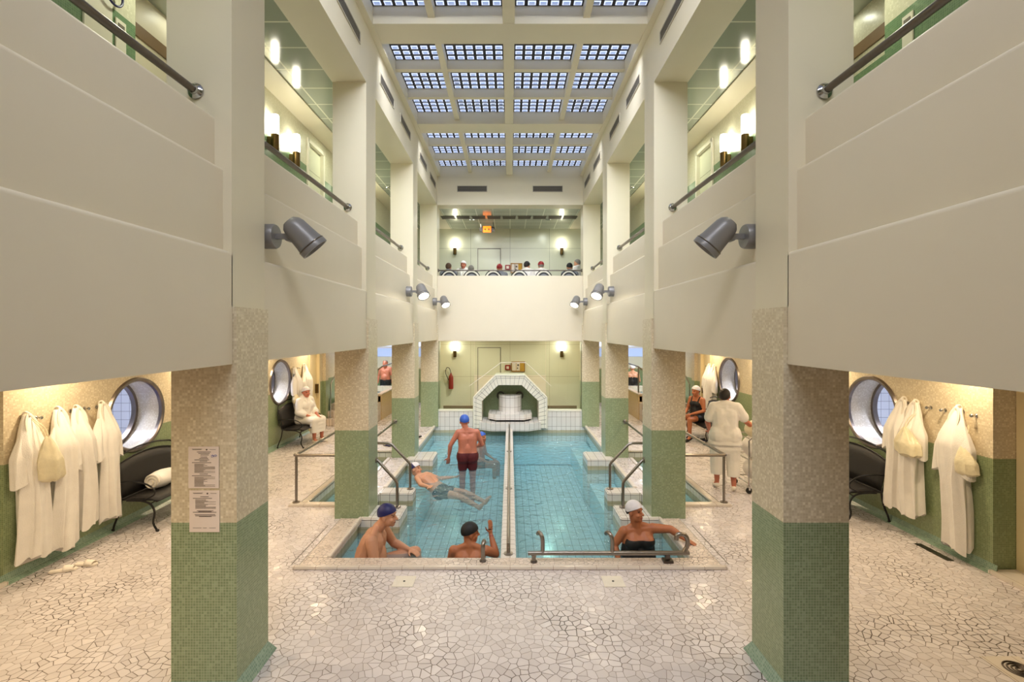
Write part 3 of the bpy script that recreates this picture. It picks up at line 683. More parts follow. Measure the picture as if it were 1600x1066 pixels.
# ---------------------------------------------------------------- upper galleries
for s, nm in SIDES:
    x = s*GX
    m = MB()
    m.box(*sorted((x, x+s*.1)), YBACK, 4.52, 3.2, 6.17); m.box(*sorted((x, x+s*.1)), 6.3, 8.35, 3.2, 6.17); m.box(*sorted((x, x+s*.1)), 9.05, 9.6, 3.2, 6.17)
    m.box(*sorted((x, x+s*.1)), 8.35, 9.05, 5.96, 6.17); m.box(*sorted((x, x+s*.1)), 10.3, YEND, 3.2, 6.17); m.box(*sorted((x, x+s*.1)), 9.6, 10.3, 5.96, 6.17)
    m.box(*sorted((x+s*.1, s*6.6)), 6.31, 6.4, 3.2, 6.17); m.box(*sorted((x+s*.1, s*6.6)), 4.42, 4.51, 3.2, 6.17)
    struct(f'wall_{nm}_gallery', m, 'mosaic_up', smooth=False)
    m = MB(); m.box(*sorted((s*3.85, s*3.95)), 4.52, 6.3, 3.2, 6.17); struct(f'wall_{nm}_gallery_recess', m, 'mosaic_up' if s > 0 else 'plaster_up', smooth=False)
    m = MB(); m.box(*sorted((s*3.83, s*3.85)), 4.52, 6.3, 5.69, 5.82); struct(f'trim_{10 if s<0 else 11}', m, 'brown', smooth=False)
    for di, (y0, y1) in enumerate(((8.35, 9.05), (9.6, 10.3))):
        m = MB(); m.box(*sorted((x+s*.04, x+s*.07)), y0, y1, 3.2, 5.96); d = struct(f'door_{(6 if s<0 else 8)+di}', m, 'panel', smooth=False)
        m = MB(); xx = sorted((x-s*.025, x+s*.05))
        m.box(*xx, y0-.03, y0+.03, 3.2, 5.99); m.box(*xx, y1-.03, y1+.03, 3.2, 5.99); m.box(*xx, y0, y1, 5.93, 5.99); m.box(*xx, y0, y1, 4.9, 4.95); m.build('door_frame', 'frame_white', d, smooth=False)
    # balcony rails between the columns
    for i in range(len(YB)-1):
        y0, y1 = YB[i]+.46, YB[i+1]-.012
        bay = {0: 'behind the viewer', 1: 'in the nearest bay', 2: 'in the second bay', 3: 'in the third bay', 4: 'in the farthest bay'}[i]
        t = thing('balcony_rail', f'steel tube rail on the {nm} gallery parapet {bay}', 'handrail', (s*2.29, (y0+y1)/2, 4.40), group='balcony rails between the columns')
        m = MB(); m.tube([(s*2.29, y0, 4.40), (s*2.29, y1, 4.40)], .027, 14); m.build('rail_tube', 'steel_dark', t, world=True)
        for yy, d in ((y0, 1), (y1, -1)):
            m = MB(); m.lathe([(.058, 0), (.058, .012), (.05, .02), (.035, .03), (.033, .05)], (s*2.29, yy, 4.40), (0, d, 0)); m.build('wall_flange', 'chrome', t, world=True)
t = thing('end_rail', 'straight steel rail along the end gallery parapet before the seated people', 'handrail', (0, 13.65, 4.37))
m = MB(); m.tube([(-2.03, 13.65, 4.37), (2.03, 13.65, 4.37)], .018, 10); m.build('rail_tube', 'steel_dark', t, world=True)
for s in (-1, 1):
    m = MB(); m.lathe([(.05, 0), (.05, .012), (.03, .025), (.025, .04)], (s*2.03, 13.65, 4.37), (-s, 0, 0)); m.build('wall_flange', 'steel_dark', t, world=True)
# wall lamps
sc0 = thing('wall_lamp', 'x', 'wall lamp', (0, 0, 0), group='opal tube wall lamps')
m = MB(); m.lathe([(.0, 0), (.05, 0), (.052, .01), (.052, .26), (.048, .28), (0, .28)], (.1, 0, 0)); m.build('lamp_shade', 'lamp', sc0)
m = MB(); m.lathe([(0, -.23), (.054, -.23), (.056, -.22), (.056, 0), (0, 0)], (.1, 0, 0)); m.box(0, .1, -.035, .035, -.2, -.04); m.build('lamp_base', 'brass', sc0)
SC = []
for s, nm in SIDES:
    for bi, y0 in enumerate((3.85, 7.0, 10.6)):
        for q in range(2):
            y = y0+.7*q
            if y0 == 3.85: y = 2.1+.7*q
            SC.append(((s*GX, y, 5.5), 0 if s < 0 else PI, f'lit lamp on the {nm} gallery wall, {"nearer" if q==0 else "farther"} of the pair {["in the nearest bay","over the second bay rail","behind the third column"][bi]}'))
for x, n in ((GXp(711), 'left'), (GXp(877.5), 'right')):
    SC.append(((x, YEND, 5.5), -PI/2, f'lit wall lamp on the end gallery wall, {n} one'))
    SC.append(((x, YEND, 2.0), -PI/2, f'lit wall lamp behind the glass screen below, {n} one'))
for q, (loc, rz, lb) in enumerate(SC):
    if q == 0: o = sc0; o.location = loc; o.rotation_euler = (0, 0, rz); o['label'] = lb
    else: dup(sc0, loc, rz, lb)
# projectors
def projector(s, y, lit, lb, tgt):
    z = 3.46; x0 = 2.093
    t = thing('projector_lamp', lb, 'spotlight', (s*x0, y, z), group='grey projectors on the parapets')
    m = MB(); m.lathe([(.105, 0), (.105, .085), (.098, .1), (0, .1)], (s*x0, y, z), (-s, 0, 0), 28); m.build('wall_base', 'fixture', t, world=True)
    m = MB(); m.box(*sorted((s*(x0-.1), s*(x0-.2))), y-.022, y+.022, z-.022, z+.022); m.lathe([(.035, -.03), (.035, .03)], (s*(x0-.21), y, z-.01), (0, 1, 0)); m.build('arm', 'fixture', t, world=True)
    ax = Vector(tgt).normalized(); c = Vector((s*(x0-.3), y, z+.03))
    back = c-ax*.13
    m = MB(); m.lathe([(0, 0), (.055, 0), (.085, .03), (.098, .07), (.112, .22), (.122, .27), (.124, .275), (.124, .31), (.108, .31), (.1, .285), (0, .28)], back, ax, 32); hd = m.build('lamp_head', 'fixture', t, world=True)
    m = MB(); m.lathe([(.1, .288), (0, .292)], back, ax, 28); m.build('lens', 'lens' if lit else 'chrome', hd, world=False) if False else None
    m2 = MB(); m2.lathe([(0, .287), (.101, .288), (.101, .293), (0, .296)], back, ax, 28); m2.build('lens', 'lens' if lit else 'chrome', t, world=True)
    m = MB(); m.tor(back+ax*.262, .12, .006, ax); m.build('clamp_ring', 'steel_dark', t, world=True)
    e = back+ax*.33; q = Vector((0, 0, -1)).rotation_difference(ax)
    l = light('SPOT', 'projector_light', MATW[t.name].inverted() @ e, SPOT, (1, .86, .66), .08, spot=1.5, parent=t, blend=.6)
    l.rotation_euler = q.to_euler()
for s, nm in SIDES:
    projector(s, 4.13, False, f'large grey projector lamp on the {nm} parapet, nearest, seen from the side', (-s*.62, .25, -.72))
    projector(s, 9.8, True, f'grey projector on the {nm} wall before the third column, lens lit', (-s*.35, -.5, -.78))
    projector(s, 13.15, True, f'smaller far grey projector on the {nm} wall by the end parapet, lens lit', (-s*.35, -.5, -.78))
# air vents
def vent(label, a, b, z0, z1, s):
    t = thing('air_vent', label, 'vent', ((s*2.03 if s else (a+b)/2), (a+b)/2 if s else 13.46, (z0+z1)/2), group='slotted air vents high on the walls')
    m = MB(); m2 = MB(); m3 = MB()
    if s:
        X = s*2.03; bx = lambda M, y0, y1, za, zb, d: M.box(*sorted((X, X-s*d)), y0, y1, za, zb)
    else:
        bx = lambda M, y0, y1, za, zb, d: M.box(y0, y1, 13.46-d, 13.46, za, zb)
    bx(m, a-.015, b+.015, z0-.015, z0, .012); bx(m, a-.015, b+.015, z1, z1+.015, .012); bx(m, a-.015, a, z0, z1, .012); bx(m, b, b+.015, z0, z1, .012); m.build('vent_frame', 'vent_frame', t, world=True, smooth=False)
    bx(m2, a, b, z0, z1, .003); m2.build('vent_back', 'dark', t, world=True, smooth=False)
    n = 6
    for k in range(n): bx(m3, a, b, z0+(z1-z0)*(k+.15)/n, z0+(z1-z0)*(k+.7)/n, .008)
    m3.build('vent_slats', 'vent', t, world=True, smooth=False)
for s, nm in SIDES:
    for k, y in enumerate((4.26, 5.66, 7.56, 8.96, 10.86, 12.26)):
        vent(f'slotted air vent high on the {nm} wall, {["nearest","second","third","fourth","fifth","farthest"][k]} from the viewer', y, y+.86, 6.54, 6.68, s)
for a, b, n in ((715, 760.5, 'left'), (833, 878.5, 'right')):
    vent(f'{n} of the two slotted air vents on the end wall under the skylight', (a-797)*13.46/756, (b-797)*13.46/756, 6.54, 6.69, 0)
# aisle downlights (recessed in the aisle ceilings)
dl0 = None; cnt = 0
for s, nm in SIDES:
    for j, (ax, y) in enumerate([(4.95, 5.5), (4.95, 7.9), (4.95, 10.2), (4.95, 12.4), (3.6, 4.4), (3.6, 6.6), (3.6, 9.0), (3.6, 11.6)]+([(3.2, 1.8), (4.9, 3.4)] if s < 0 else [])):
        lb = f'recessed {nm} aisle downlight by the {"wall" if ax>4.5 else "columns"}, {y:.0f} metres ahead of the viewer'
        t = thing('ceiling_downlight', lb, 'downlight', (s*ax, y, 2.41), group='recessed downlights of the aisles')
        m = MB(); m.tor((0, 0, -.005), .07, .012); m.build('lamp_ring', 'chrome', t)
        light('AREA', 'downlight_glow', (0, 0, -.012), DOWN*(2 if y < 2 else 1), (1, .78, .5), .12, parent=t)
for j, (x, y) in enumerate(((-1.2, 15.2), (1.2, 15.2))):  # added lamps that brighten the end room and end gallery
    for z, c_, pw in ((2.5, (1, .9, .7), 30), (6.17, (.95, 1, .9), 20)):
        t = thing('ceiling_downlight', f'added fill downlight in the end {"room" if z<3 else "gallery"} ceiling, {"left" if j==0 else "right"} one', 'downlight', (x, y, z), group='added downlights of the end rooms')
        m = MB(); m.tor((0, 0, -.005), .07, .012); m.build('lamp_ring', 'chrome', t)
        light('AREA', 'downlight_glow', (0, 0, -.012), pw, c_, .12, parent=t)
for s, nm in SIDES:
    t = thing('ceiling_downlight', f'cool downlight above the raised basin at the {nm}', 'downlight', (s*4.5, 16.2, 2.5))
    m = MB(); m.tor((0, 0, -.005), .07, .012); m.build('lamp_ring', 'chrome', t)
    light('AREA', 'downlight_glow', (0, 0, -.012), 45, (.85, .93, 1), .2, parent=t)
    t = thing('ceiling_downlight', f'added warm fill lamp before the raised basin wall at the {nm}', 'downlight', (s*3.2, 15.0, 2.5))  # lamp added to lift the dark basin wall
    m = MB(); m.tor((0, 0, -.005), .07, .012); m.build('lamp_ring', 'chrome', t)
    light('AREA', 'downlight_glow', (0, 0, -.012), 22, (1, .8, .52), .12, parent=t)
# ---------------------------------------------------------------- rails on the ground floor
for s, nm in SIDES:
    t = thing('basin_rail', f'steel guard rail around the {nm} side basin, cornering beside the aisle', 'handrail', (s*3.27, 7.4, 0))
    m = MB(); m.tube([(s*2.49, 7.38, .76), (s*3.25, 7.38, .76), (s*3.29, 7.4, .76), (s*3.28, 7.5, .76), (s*3.28, 11.2, .76)], .024, 12); m.build('rail_tube', 'steel', t, world=True)
    for yy in (7.4, 11.15):
        m = MB(); m.tube([(s*3.27, yy, 0), (s*3.27, yy, .76)], .02, 10); m.lathe([(.055, .035), (.055, .048), (.03, .056)], (s*3.27, yy, 0)); m.build('post', 'steel', t, world=True)
    t = thing('inner_rail', f'straight steel rail from the second to the third {nm} column', 'handrail', (s*2.41, 8.8, .76))
    m = MB(); m.tube([(s*2.41, 7.3, .76), (s*2.41, 10.13, .76)], .022, 12); m.lathe([(.045, 0), (.045, .02), (.03, .03)], (s*2.41, 10.14, .76), (0, -1, 0)); m.build('rail_tube', 'steel', t, world=True)
    t = thing('step_rail', f'bent steel step rail on the {nm}, nearer one, fixed to the second column', 'handrail', (s*1.68, 7.2, .03))
    m = MB(); m.tube([(s*2.0, 7.22, .73), (s*1.97, 7.22, .72), (s*1.7, 7.2, .43), (s*1.68, 7.2, .39), (s*1.68, 7.2, .03)], .022, 12); m.build('rail_tube', 'steel', t, world=True)
    m = MB(); m.lathe([(.055, .03), (.055, .045), (.03, .055)], (s*1.68, 7.2, 0)); m.build('flange', 'steel', t, world=True); m = MB(); m.lathe([(.045, 0), (.045, .012), (.03, .02)], (s*2.0, 7.22, .73), (-s, 0, 0)); m.build('flange', 'steel', t, world=True)
    t = thing('step_rail', f'bent steel step rail on the {nm}, farther one, standing on the second white block', 'handrail', (s*1.66, 8.03, .03))
    m = MB(); m.tube([(s*2.44, 8.05, .03), (s*2.44, 8.05, .74), (s*2.4, 8.05, .79), (s*2.03, 8.05, .79), (s*1.97, 8.05, .77), (s*1.68, 8.04, .47), (s*1.66, 8.04, .43), (s*1.66, 8.04, .03)], .022, 12); m.build('rail_tube', 'steel', t, world=True)
    m = MB(); m.lathe([(.055, .03), (.055, .045), (.03, .055)], (s*1.66, 8.04, 0)); m.build('flange', 'steel', t, world=True)
t = thing('pool_front_rail', 'low steel rail with hooked ends along the front right curb of the pool', 'handrail', (1.1, 5.5, .03))
m = MB(); m.tube([(.27, 5.5, .03), (.27, 5.5, .09), (.29, 5.5, .12), (.33, 5.5, .13), (1.9, 5.5, .13), (1.97, 5.5, .15), (2.01, 5.5, .2), (2.02, 5.5, .27), (1.99, 5.5, .33), (1.94, 5.5, .345), (1.9, 5.5, .33), (1.89, 5.5, .28)], .025, 12, sm=3); m.build('rail_tube', 'steel', t, world=True)
for x in (.37, 1.16):
    m = MB(); m.tube([(x, 5.5, .13), (x, 5.5, .28), (x-.015, 5.51, .33), (x-.035, 5.55, .345), (x-.05, 5.6, .31)], .023, 12, sm=3); m.build('hook', 'steel', t, world=True)
m = MB(); m.box(1.765, 1.815, 5.48, 5.52, .05, .12); m.box(1.735, 1.845, 5.45, 5.55, .03, .06); m.build('support_post', 'steel_dark', t, world=True, bevel=.004)
m = MB(); m.lathe([(.04, .03), (.04, .04), (.026, .05)], (.27, 5.5, 0)); m.build('flange', 'steel_dark', t, world=True)
t = thing('pool_hook_post', 'short hooked steel post on the front left curb of the pool', 'handrail', (-.31, 5.52, .03))
m = MB(); m.tube([(-.31, 5.52, .03), (-.31, 5.52, .18), (-.305, 5.54, .225), (-.3, 5.58, .235), (-.3, 5.62, .2)], .024, 12, sm=3); m.build('post_tube', 'steel', t, world=True)
m = MB(); m.lathe([(.04, .03), (.04, .04), (.026, .05)], (-.31, 5.52, 0)); m.build('flange', 'steel_dark', t, world=True)
# drains
for x, n in ((-1.12, 'left'), (1.09, 'right')):
    t = thing('floor_drain', f'square cream floor drain plate before the pool, {n} one', 'drain', (x, 5.12, 0))
    m = MB(); m.box(-.11, .11, -.11, .11, .001, .006); m.build('plate', 'robe_fold', t)
    m = MB(); m.lathe([(.012, .005), (.012, .009), (0, .009)]); m.build('hole', 'dark', t)
t = thing('round_drain', 'round slotted metal drain set in a square plate at the lower right', 'drain', (3.98, 3.78, 0))
m = MB(); m.box(-.16, .16, -.16, .16, .001, .005); m.build('plate', 'curb_tile', t)
for r in (.095, .07, .045, .02):
    m = MB(); m.tor((0, 0, .007), r, .007); m.build('ring', 'steel_dark', t)
t = thing('floor_channel', 'small dark floor channel at the foot of the right wall', 'drain', (5.08, 5.78, 0)); m = MB(); m.box(-.04, .04, -.2, .25, .002, .008); m.build('channel_grate', 'steel_dark', t)
# notices on the nearest left column
def paper(label, x0, x1, y0, y1, second):
    k = 3.535/756; X0, X1, Z1, Z0 = (x0-797)*k, (x1-797)*k, 2.65-(y0-518)*k, 2.65-(y1-518)*k
    t = thing('notice_sheet', label, 'notice', ((X0+X1)/2, 3.535, (Z0+Z1)/2)); w, h = (X1-X0)/2, (Z1-Z0)/2
    m = MB(); m.box(-w, w, -.001, .002, -h, h); m.build('paper_sheet', 'paper', t, smooth=False)
    m = MB()
    rows = [(.10, .3, -.75, -.1), (.11, .45, -.0, .0)]
    R = random.Random(3 if second else 1)
    def line(v, a, b, th=.0016): m.box(-w+2*w*a, -w+2*w*b, -.0022, -.001, h-2*h*v-th, h-2*h*v+th)
    m.lathe([(.006, 0), (.006, .0012), (0, .0012)], (w*.2, -.001, h-2*h*.075), (0, -1, 0), 12)
    line(.06, .12, .45, .001); line(.075, .14, .42, .001); line(.07, .7, .9, .001)
    v = .135; 
    if not second:
        for vv, a, b in ((.13, .28, .74), (.165, .33, .7), (.2, .4, .67), (.25, .4, .62), (.285, .36, .65), (.32, .2, .68), (.35, .37, .62), (.385, .12, .75), (.66, .37, .64), (.7, .12, .75)): line(vv, a, b, .0018)
        for q in range(13): line(.42+.017*q, .2, R.choice((.5, .55, .62, .88)), .0009)
        for q in range(14): line(.735+.017*q, .2, R.choice((.5, .55, .62, .88)), .0009)
    else:
        for vv, a, b in ((.15, .37, .64), (.19, .12, .75), (.49, .25, .8), (.51, .3, .74), (.525, .12, .9), (.58, .18, .86), (.61, .2, .88), (.63, .32, .74)): line(vv, a, b, .0018)
        for q in range(13): line(.22+.018*q, .2, R.choice((.5, .55, .62, .88)), .0009)
        for q in range(1): line(.9, .12, .4, .001); line(.9, .45, .58, .001); line(.9, .66, .88, .001)
    m.build('printed_lines', 'ink', t, smooth=False)
    if not second:
        m = MB(); m.tube([(w*.5, -.002, h*.55), (w*.6, -.002, h*.6), (w*.65, -.002, h*.54), (w*.75, -.002, h*.6), (w*.88, -.002, h*.57)], .0022, 5, sm=3); m.tube([(w*.5, -.002, h*.5), (w*.85, -.002, h*.53)], .0016, 5); m.build('handwriting', 'ink_blue', t)
paper('printed paper notice with blue scribble, upper of two on the left column', 294.5, 342, 698, 763, False)
paper('printed paper notice below the scribbled one on the left column', 296, 343, 766.5, 831.5, True)

for s, nm in SIDES:  # added fill lamp, the recess was too dark without it
    t = thing('ceiling_downlight', f'added fill downlight in the ceiling of the {nm} gallery recess', 'downlight', (s*3.68, 5.4, 6.17))
    m = MB(); m.tor((0, 0, -.005), .07, .012); m.build('lamp_ring', 'chrome', t)
    light('AREA', 'downlight_glow', (0, 0, -.012), 1.2, (.98, 1, .82), .14, parent=t)
    for y in (4.6, 8.9, 11.8):  # more added lamps, filling the side galleries with light
        t = thing('ceiling_downlight', f'added fill downlight in the {nm} gallery ceiling, {"near" if y<5 else "middle" if y<9 else "far"} one', 'downlight', (s*2.95, y, 6.17))
        m = MB(); m.tor((0, 0, -.005), .07, .012); m.build('lamp_ring', 'chrome', t)
        light('AREA', 'downlight_glow', (0, 0, -.012), 14, (.98, 1, .74), .14, parent=t)
# ---------------------------------------------------------------- benches
def bench(label, loc, rz, L=1.15):
    t = thing('garden_bench', label, 'bench', loc, rz, 'black iron mesh benches')
    h = L/2                                     # local: length along y, back at x=0, front at x=.6
    def arch(y): return .93+.1*(1-(y/h)**2)
    m = MB(); pts = [(.13-.0*1, -h, .4), (.04, -h, .66), (0.02, -h+.02, .86)] + [(.0, y, arch(y)+.0) for y in [-h+.08+(2*h-.16)*i/8 for i in range(9)]] + [(.02, h-.02, .86), (.04, h, .66), (.13, h, .4)]
    m.tube(pts, .012, 8, sm=3); m.build('back_arch', 'black_iron', t)
    m = MB(); n = 12; rows = []
    for z in [0, .25, .5, .75, 1]:
        rows.append([(.12-.09*z, -h+.03+(2*h-.06)*i/n, .43+z*(.42+.1*(1-((i/n-.5)*2)**2)) ) for i in range(n+1)])
    m.loft(rows, cap=False, closed=False); o = m.build('backrest', 'bench_mesh', t); o.modifiers.new('thick', 'SOLIDIFY').thickness = .012
    m = MB(); m.tube([rows[-1][i] for i in range(n+1)], .009, 6); m.build('back_edge', 'black_iron', t)
    m = MB(); rows = []
    for q in range(7):
        u = q/6; rows.append([(.12+.46*u, -h+.03+(2*h-.06)*i/n, .42+.015*math.sin(u*PI)-(.03 if q == 6 else 0)) for i in range(n+1)])
    m.loft(rows, cap=False, closed=False); o = m.build('seat', 'bench_mesh', t); o.modifiers.new('thick', 'SOLIDIFY').thickness = .014
    m = MB(); m.tube([(.12, -h, .42), (.56, -h, .42), (.6, -h+.05, .4), (.6, h-.05, .4), (.56, h, .42), (.12, h, .42)], .011, 8, closed=True); m.build('seat_frame', 'black_iron', t)
    for sg in (-1, 1):
        y = sg*h
        m = MB(); m.tube([(.03, y, .64), (.2, y, .66), (.42, y, .64), (.55, y, .57), (.57, y, .5), (.5, y, .45), (.44, y, .42)], .011, 8, sm=3); m.build('armrest', 'black_iron', t)
        m = MB(); m.tube([(.2, y, .41), (.4, y, .405), (.52, y, .36), (.57, y, .25), (.55, y, .12), (.6, y, .02)], .013, 8, sm=3); m.ell((.605, y, .018), (.025, .02, .018), 6); m.build('leg', 'black_iron', t)
        m = MB(); m.tube([(.13, y, .42), (.1, y, .25), (.04, y, .1), (.02, y, .02)], .013, 8, sm=3); m.ell((.018, y, .018), (.022, .02, .018), 6); m.build('leg', 'black_iron', t)
    m = MB(); m.tube([(.5, -h, .36)] + [(.5, -h+2*h*i/8, .36-.0+.04*math.sin(PI*i/8)) for i in range(1, 8)] + [(.5, h, .36)], .008, 6); m.build('stretcher', 'black_iron', t)
    return t
bench('black mesh bench with a rolled towel on it, under the near left porthole', (-5.27, 7.0, 0), 0, 1.2)
bench('black mesh bench carrying the woman in the white robe, far left', (-5.27, 11.5, 0), 0, 1.15)
bench('black mesh bench partly behind the nearest right column', (5.27, 7.3, 0), PI, 1.2)
bench('black mesh bench carrying the woman in the black swimsuit, far right', (5.12, 11.85, 0), PI, 1.2)
# rolled towel on the near bench
t = thing('rolled_towel', 'rolled white towel lying on the near left bench', 'towel', (-5.0, 6.95, .43))
m = MB(); rings = []
for i in range(13):
    y = -.2+.4*i/12; rings.append([(.0+(.12+.008*math.sin(3*a+i*.5))*math.cos(a)*(1 if .5 < i < 11.5 else .8), y, .115+(.115+.01*math.sin(2*a+i*.7))*math.sin(a)*(1 if .5 < i < 11.5 else .8)) for a in [2*PI*k/24 for k in range(24)]])
m.loft(rings); m.build('towel_roll', 'robe_white', t)
m = MB(); sp = [(.11*(1-q/40)*math.cos(q*.42), -.205, .115+.11*(1-q/40)*math.sin(q*.42)) for q in range(34)]; m.tube(sp, .01, 6); m.build('towel_end', 'robe_fold', t)
# ---------------------------------------------------------------- hooks and robes
def hook(label, s, y, z):
    t = thing('wall_hook', label, 'hook', (s*WX, y, z), 0 if s < 0 else PI, 'chrome robe hooks on the aisle walls')
    m = MB(); m.lathe([(.022, 0), (.022, .006), (.01, .01), (.008, .045), (.016, .05), (.02, .06), (.014, .068), (0, .07)], (0, 0, 0), (1, 0, 0), 14); m.build('knob', 'chrome', t)
def robe(label, s, y, ztop, zhem, wid=.19, seed=0, lean=0, sleeve=1, mat='robe', hemw=.16, group='white robes hanging on the aisle walls', cat='robe'):
    R = random.Random(seed); L = ztop-zhem
    t = thing('bathrobe', label, cat, (s*WX, y, ztop), 0 if s < 0 else PI, group)
    ph = [R.uniform(0, 6.28) for _ in range(6)]; n = 60; rings = []
    def wf(u):
        if u < .06: return .035+u*.6
        if u < .2: return .071+(wid*.82-.071)*((u-.06)/.14)**.8
        if u < .36: return wid*(.82+.1*(u-.2)/.16)
        if u < .5: return wid*.92+(hemw*.86-wid*.92)*(u-.36)/.14
        return hemw*(.86+.14*(u-.5)/.5)
    for i in range(36):
        u = i/35; wv = wf(u); dv = .03+.075*min(1, u/.25)-.015*max(0, u-.5); am = .08+.32*min(1, u*1.4)
        z = -u*L; rg = []
        for k in range(n):
            a = 2*PI*k/n
            f = 1+am*(.5*math.sin(7*a+ph[0]+1.5*u)+.35*math.sin(11*a+ph[1]-2*u)+.25*math.sin(4*a+ph[2]))
            x = dv*.95+.02+dv*math.cos(a)*f; x = max(x, .008)
            yy = lean*u+wv*math.sin(a)*(1+.5*am*math.sin(5*a+ph[3]+u*2))+.012*math.sin(6*u+ph[4])
            zz = z+(.03*math.sin(2*a+ph[5])+.02*math.sin(7*a+ph[0]+1.5))*(u**6)
            rg.append((x, yy, zz))
        rings.append(rg)
    m = MB(); m.loft(rings); m.build('robe_body', mat, t)
    for sg in (-1, 1):
        rings = []
        for i in range(16):
            u = i/15; c = Vector((.09+.03*u, sg*(wid*.5+.35*wid*min(1, u*2)), -.12*L-u*.34*L)); r1 = .03+.045*min(1, u*2.2)+.015*u
            rings.append([(max(.01, c.x+.75*r1*math.cos(a)*(1+.12*math.sin(5*a+ph[1]+3*u))), c.y+r1*math.sin(a)*(1+.1*math.sin(4*a+ph[2])), c.z-.05*math.sin(a)*sg*(u**3)) for a in [2*PI*k/28 for k in range(28)]])
        m = MB(); m.loft(rings); m.build('sleeve', mat, t)
    m = MB()
    m.tube([(.07, 0, .01), (.1, -.05, -.06*L), (.14, -.045, -.2*L), (.175, -.01, -.34*L), (.17, .01, -.52*L), (.16, .0, -.8*L)], .024, 10, sm=4, flat=.45)
    m.tube([(.07, 0, .01), (.1, .05, -.06*L), (.145, .04, -.2*L), (.165, .03, -.36*L)], .024, 10, sm=4, flat=.45)
    m.build('shawl_collar', 'robe_fold' if mat == 'robe' else mat, t)
    m = MB(); m.tor((.05, 0, .0), .035, .012, (0, 1, .15), 16, 8); m.build('hanging_loop', 'robe_fold', t)
    return t
def hbag(label, s, y, z, L=.34, wid=.13, out=.2, seed=0):
    R = random.Random(seed); t = thing('plastic_bag', label, 'bag', (s*(WX-out), y, z), 0 if s < 0 else PI)
    rings = []; ph = R.uniform(0, 6)
    for i in range(18):
        u = i/17; r = (.02+wid*min(1, u/.55)**.8)*(1 if u < .88 else 1-((u-.88)/.12)**2*.75)
        rings.append([(r*.62*math.cos(a)*(1+.12*math.sin(6*a+ph+u*3)), r*math.sin(a)*(1+.1*math.sin(4*a+ph)+.06*math.sin(9*a+5*u))+.07*u, -u*L+.008*math.sin(5*a)) for a in [2*PI*k/30 for k in range(30)]])
    m = MB(); m.loft(rings); m.build('bag_body', 'bag', t)
    m = MB(); m.tube([(0, 0, -.02), (-.05, -.02, .1), (-out+.06, 0, .22), (-.05, .02, .1), (.01, .01, -.02)], .005, 6, sm=3); m.build('drawstring', 'bag', t)
H = [(-1, 5.25, 1.70), (-1, 5.62, 1.70), (-1, 5.83, 1.69), (-1, 6.2, 1.68), (-1, 5.41, 1.685), (-1, 6.02, 1.69), (1, 6.44, 1.70), (1, 6.28, 1.70), (1, 5.66, 1.71), (1, 6.09, 1.69), (1, 5.89, 1.69), (1, 5.50, 1.69),
     (-1, 11.75, 1.74), (-1, 12.05, 1.74), (-1, 12.35, 1.74), (1, 12.45, 1.72), (1, 12.75, 1.72), (1, 12.95, 1.72)]
HL = ['holding the leftmost robe', 'holding the second robe from the left', 'holding the third robe from the left', 'holding the robe beside the near left porthole', 'free, between the first and second robes', 'free, left of the robe by the porthole',
      'holding the robe nearest the right porthole', 'holding the robe with a bag on the right', 'holding the separate robe on the right', 'free, right of the bagged robe', 'free, left of the separate right robe', 'free, rightmost on the right wall',
      'holding the far left robe with the blue strip', 'free, between the far left robes', 'holding the robe behind the seated woman', 'holding the far right robe', 'holding the farther far right robe', 'free, at the end of the far right wall']
for (s, y, z), lb in zip(H, HL): hook('small chrome wall hook '+lb, s, y, z)
robe('long white bathrobe with a yellow bag over it, leftmost on the left wall', -1, 5.25, 1.74, .2, .15, 1, .0, hemw=.15)
robe('long white bathrobe, second from the left on the left wall', -1, 5.62, 1.74, .16, .145, 2, hemw=.15)
robe('slimmer white bathrobe, third from the left on the left wall', -1, 5.86, 1.72, .28, .13, 3, .06, hemw=.12)
robe('white bathrobe hanging beside the near left porthole', -1, 6.22, 1.72, .24, .16, 4, .04, hemw=.13)
hbag('translucent yellow drawstring bag hanging on the leftmost robe', -1, 5.27, 1.5, .5, .12, .26, 1)
robe('white bathrobe hanging next to the right porthole and bench', 1, 6.45, 1.74, .3, .19, 5, -.03, hemw=.17)
robe('white bathrobe carrying a knotted plastic bag, right wall', 1, 6.26, 1.73, .3, .16, 6, hemw=.16)
robe('single long white bathrobe hanging apart on the right wall', 1, 5.66, 1.75, .14, .19, 7, .03, hemw=.15)
hbag('clear plastic bag tied on the middle robe of the right wall', 1, 6.2, 1.42, .36, .14, .24, 2)
hbag('clear plastic bag behind the separate robe on the right wall', 1, 5.53, 1.36, .34, .11, .14, 3)
robe('white bathrobe with a blue strip hanging beside the far left porthole', -1, 11.75, 1.76, .45, .15, 8, .12, mat='robe_white')
m = MB(); m.box(-5.22, -5.19, 11.62, 11.68, 1.0, 1.62); tag(m.build('blue_towel', 'canvas_grey', bevel=.008), 'narrow grey blue towel hanging beside the far left robe', 'towel')
hbag('round white bag hanging under the far left robe', -1, 11.6, 1.15, .24, .12, .16, 4)
robe('cream bathrobe hanging behind the seated woman, far left', -1, 12.35, 1.78, .4, .2, 9)
robe('white bathrobe hanging behind the woman in the black swimsuit, far right', 1, 12.45, 1.76, .38, .22, 10, -.05)
robe('loose white bathrobe hanging deepest on the far right wall', 1, 12.75, 1.76, .5, .2, 11, .1)
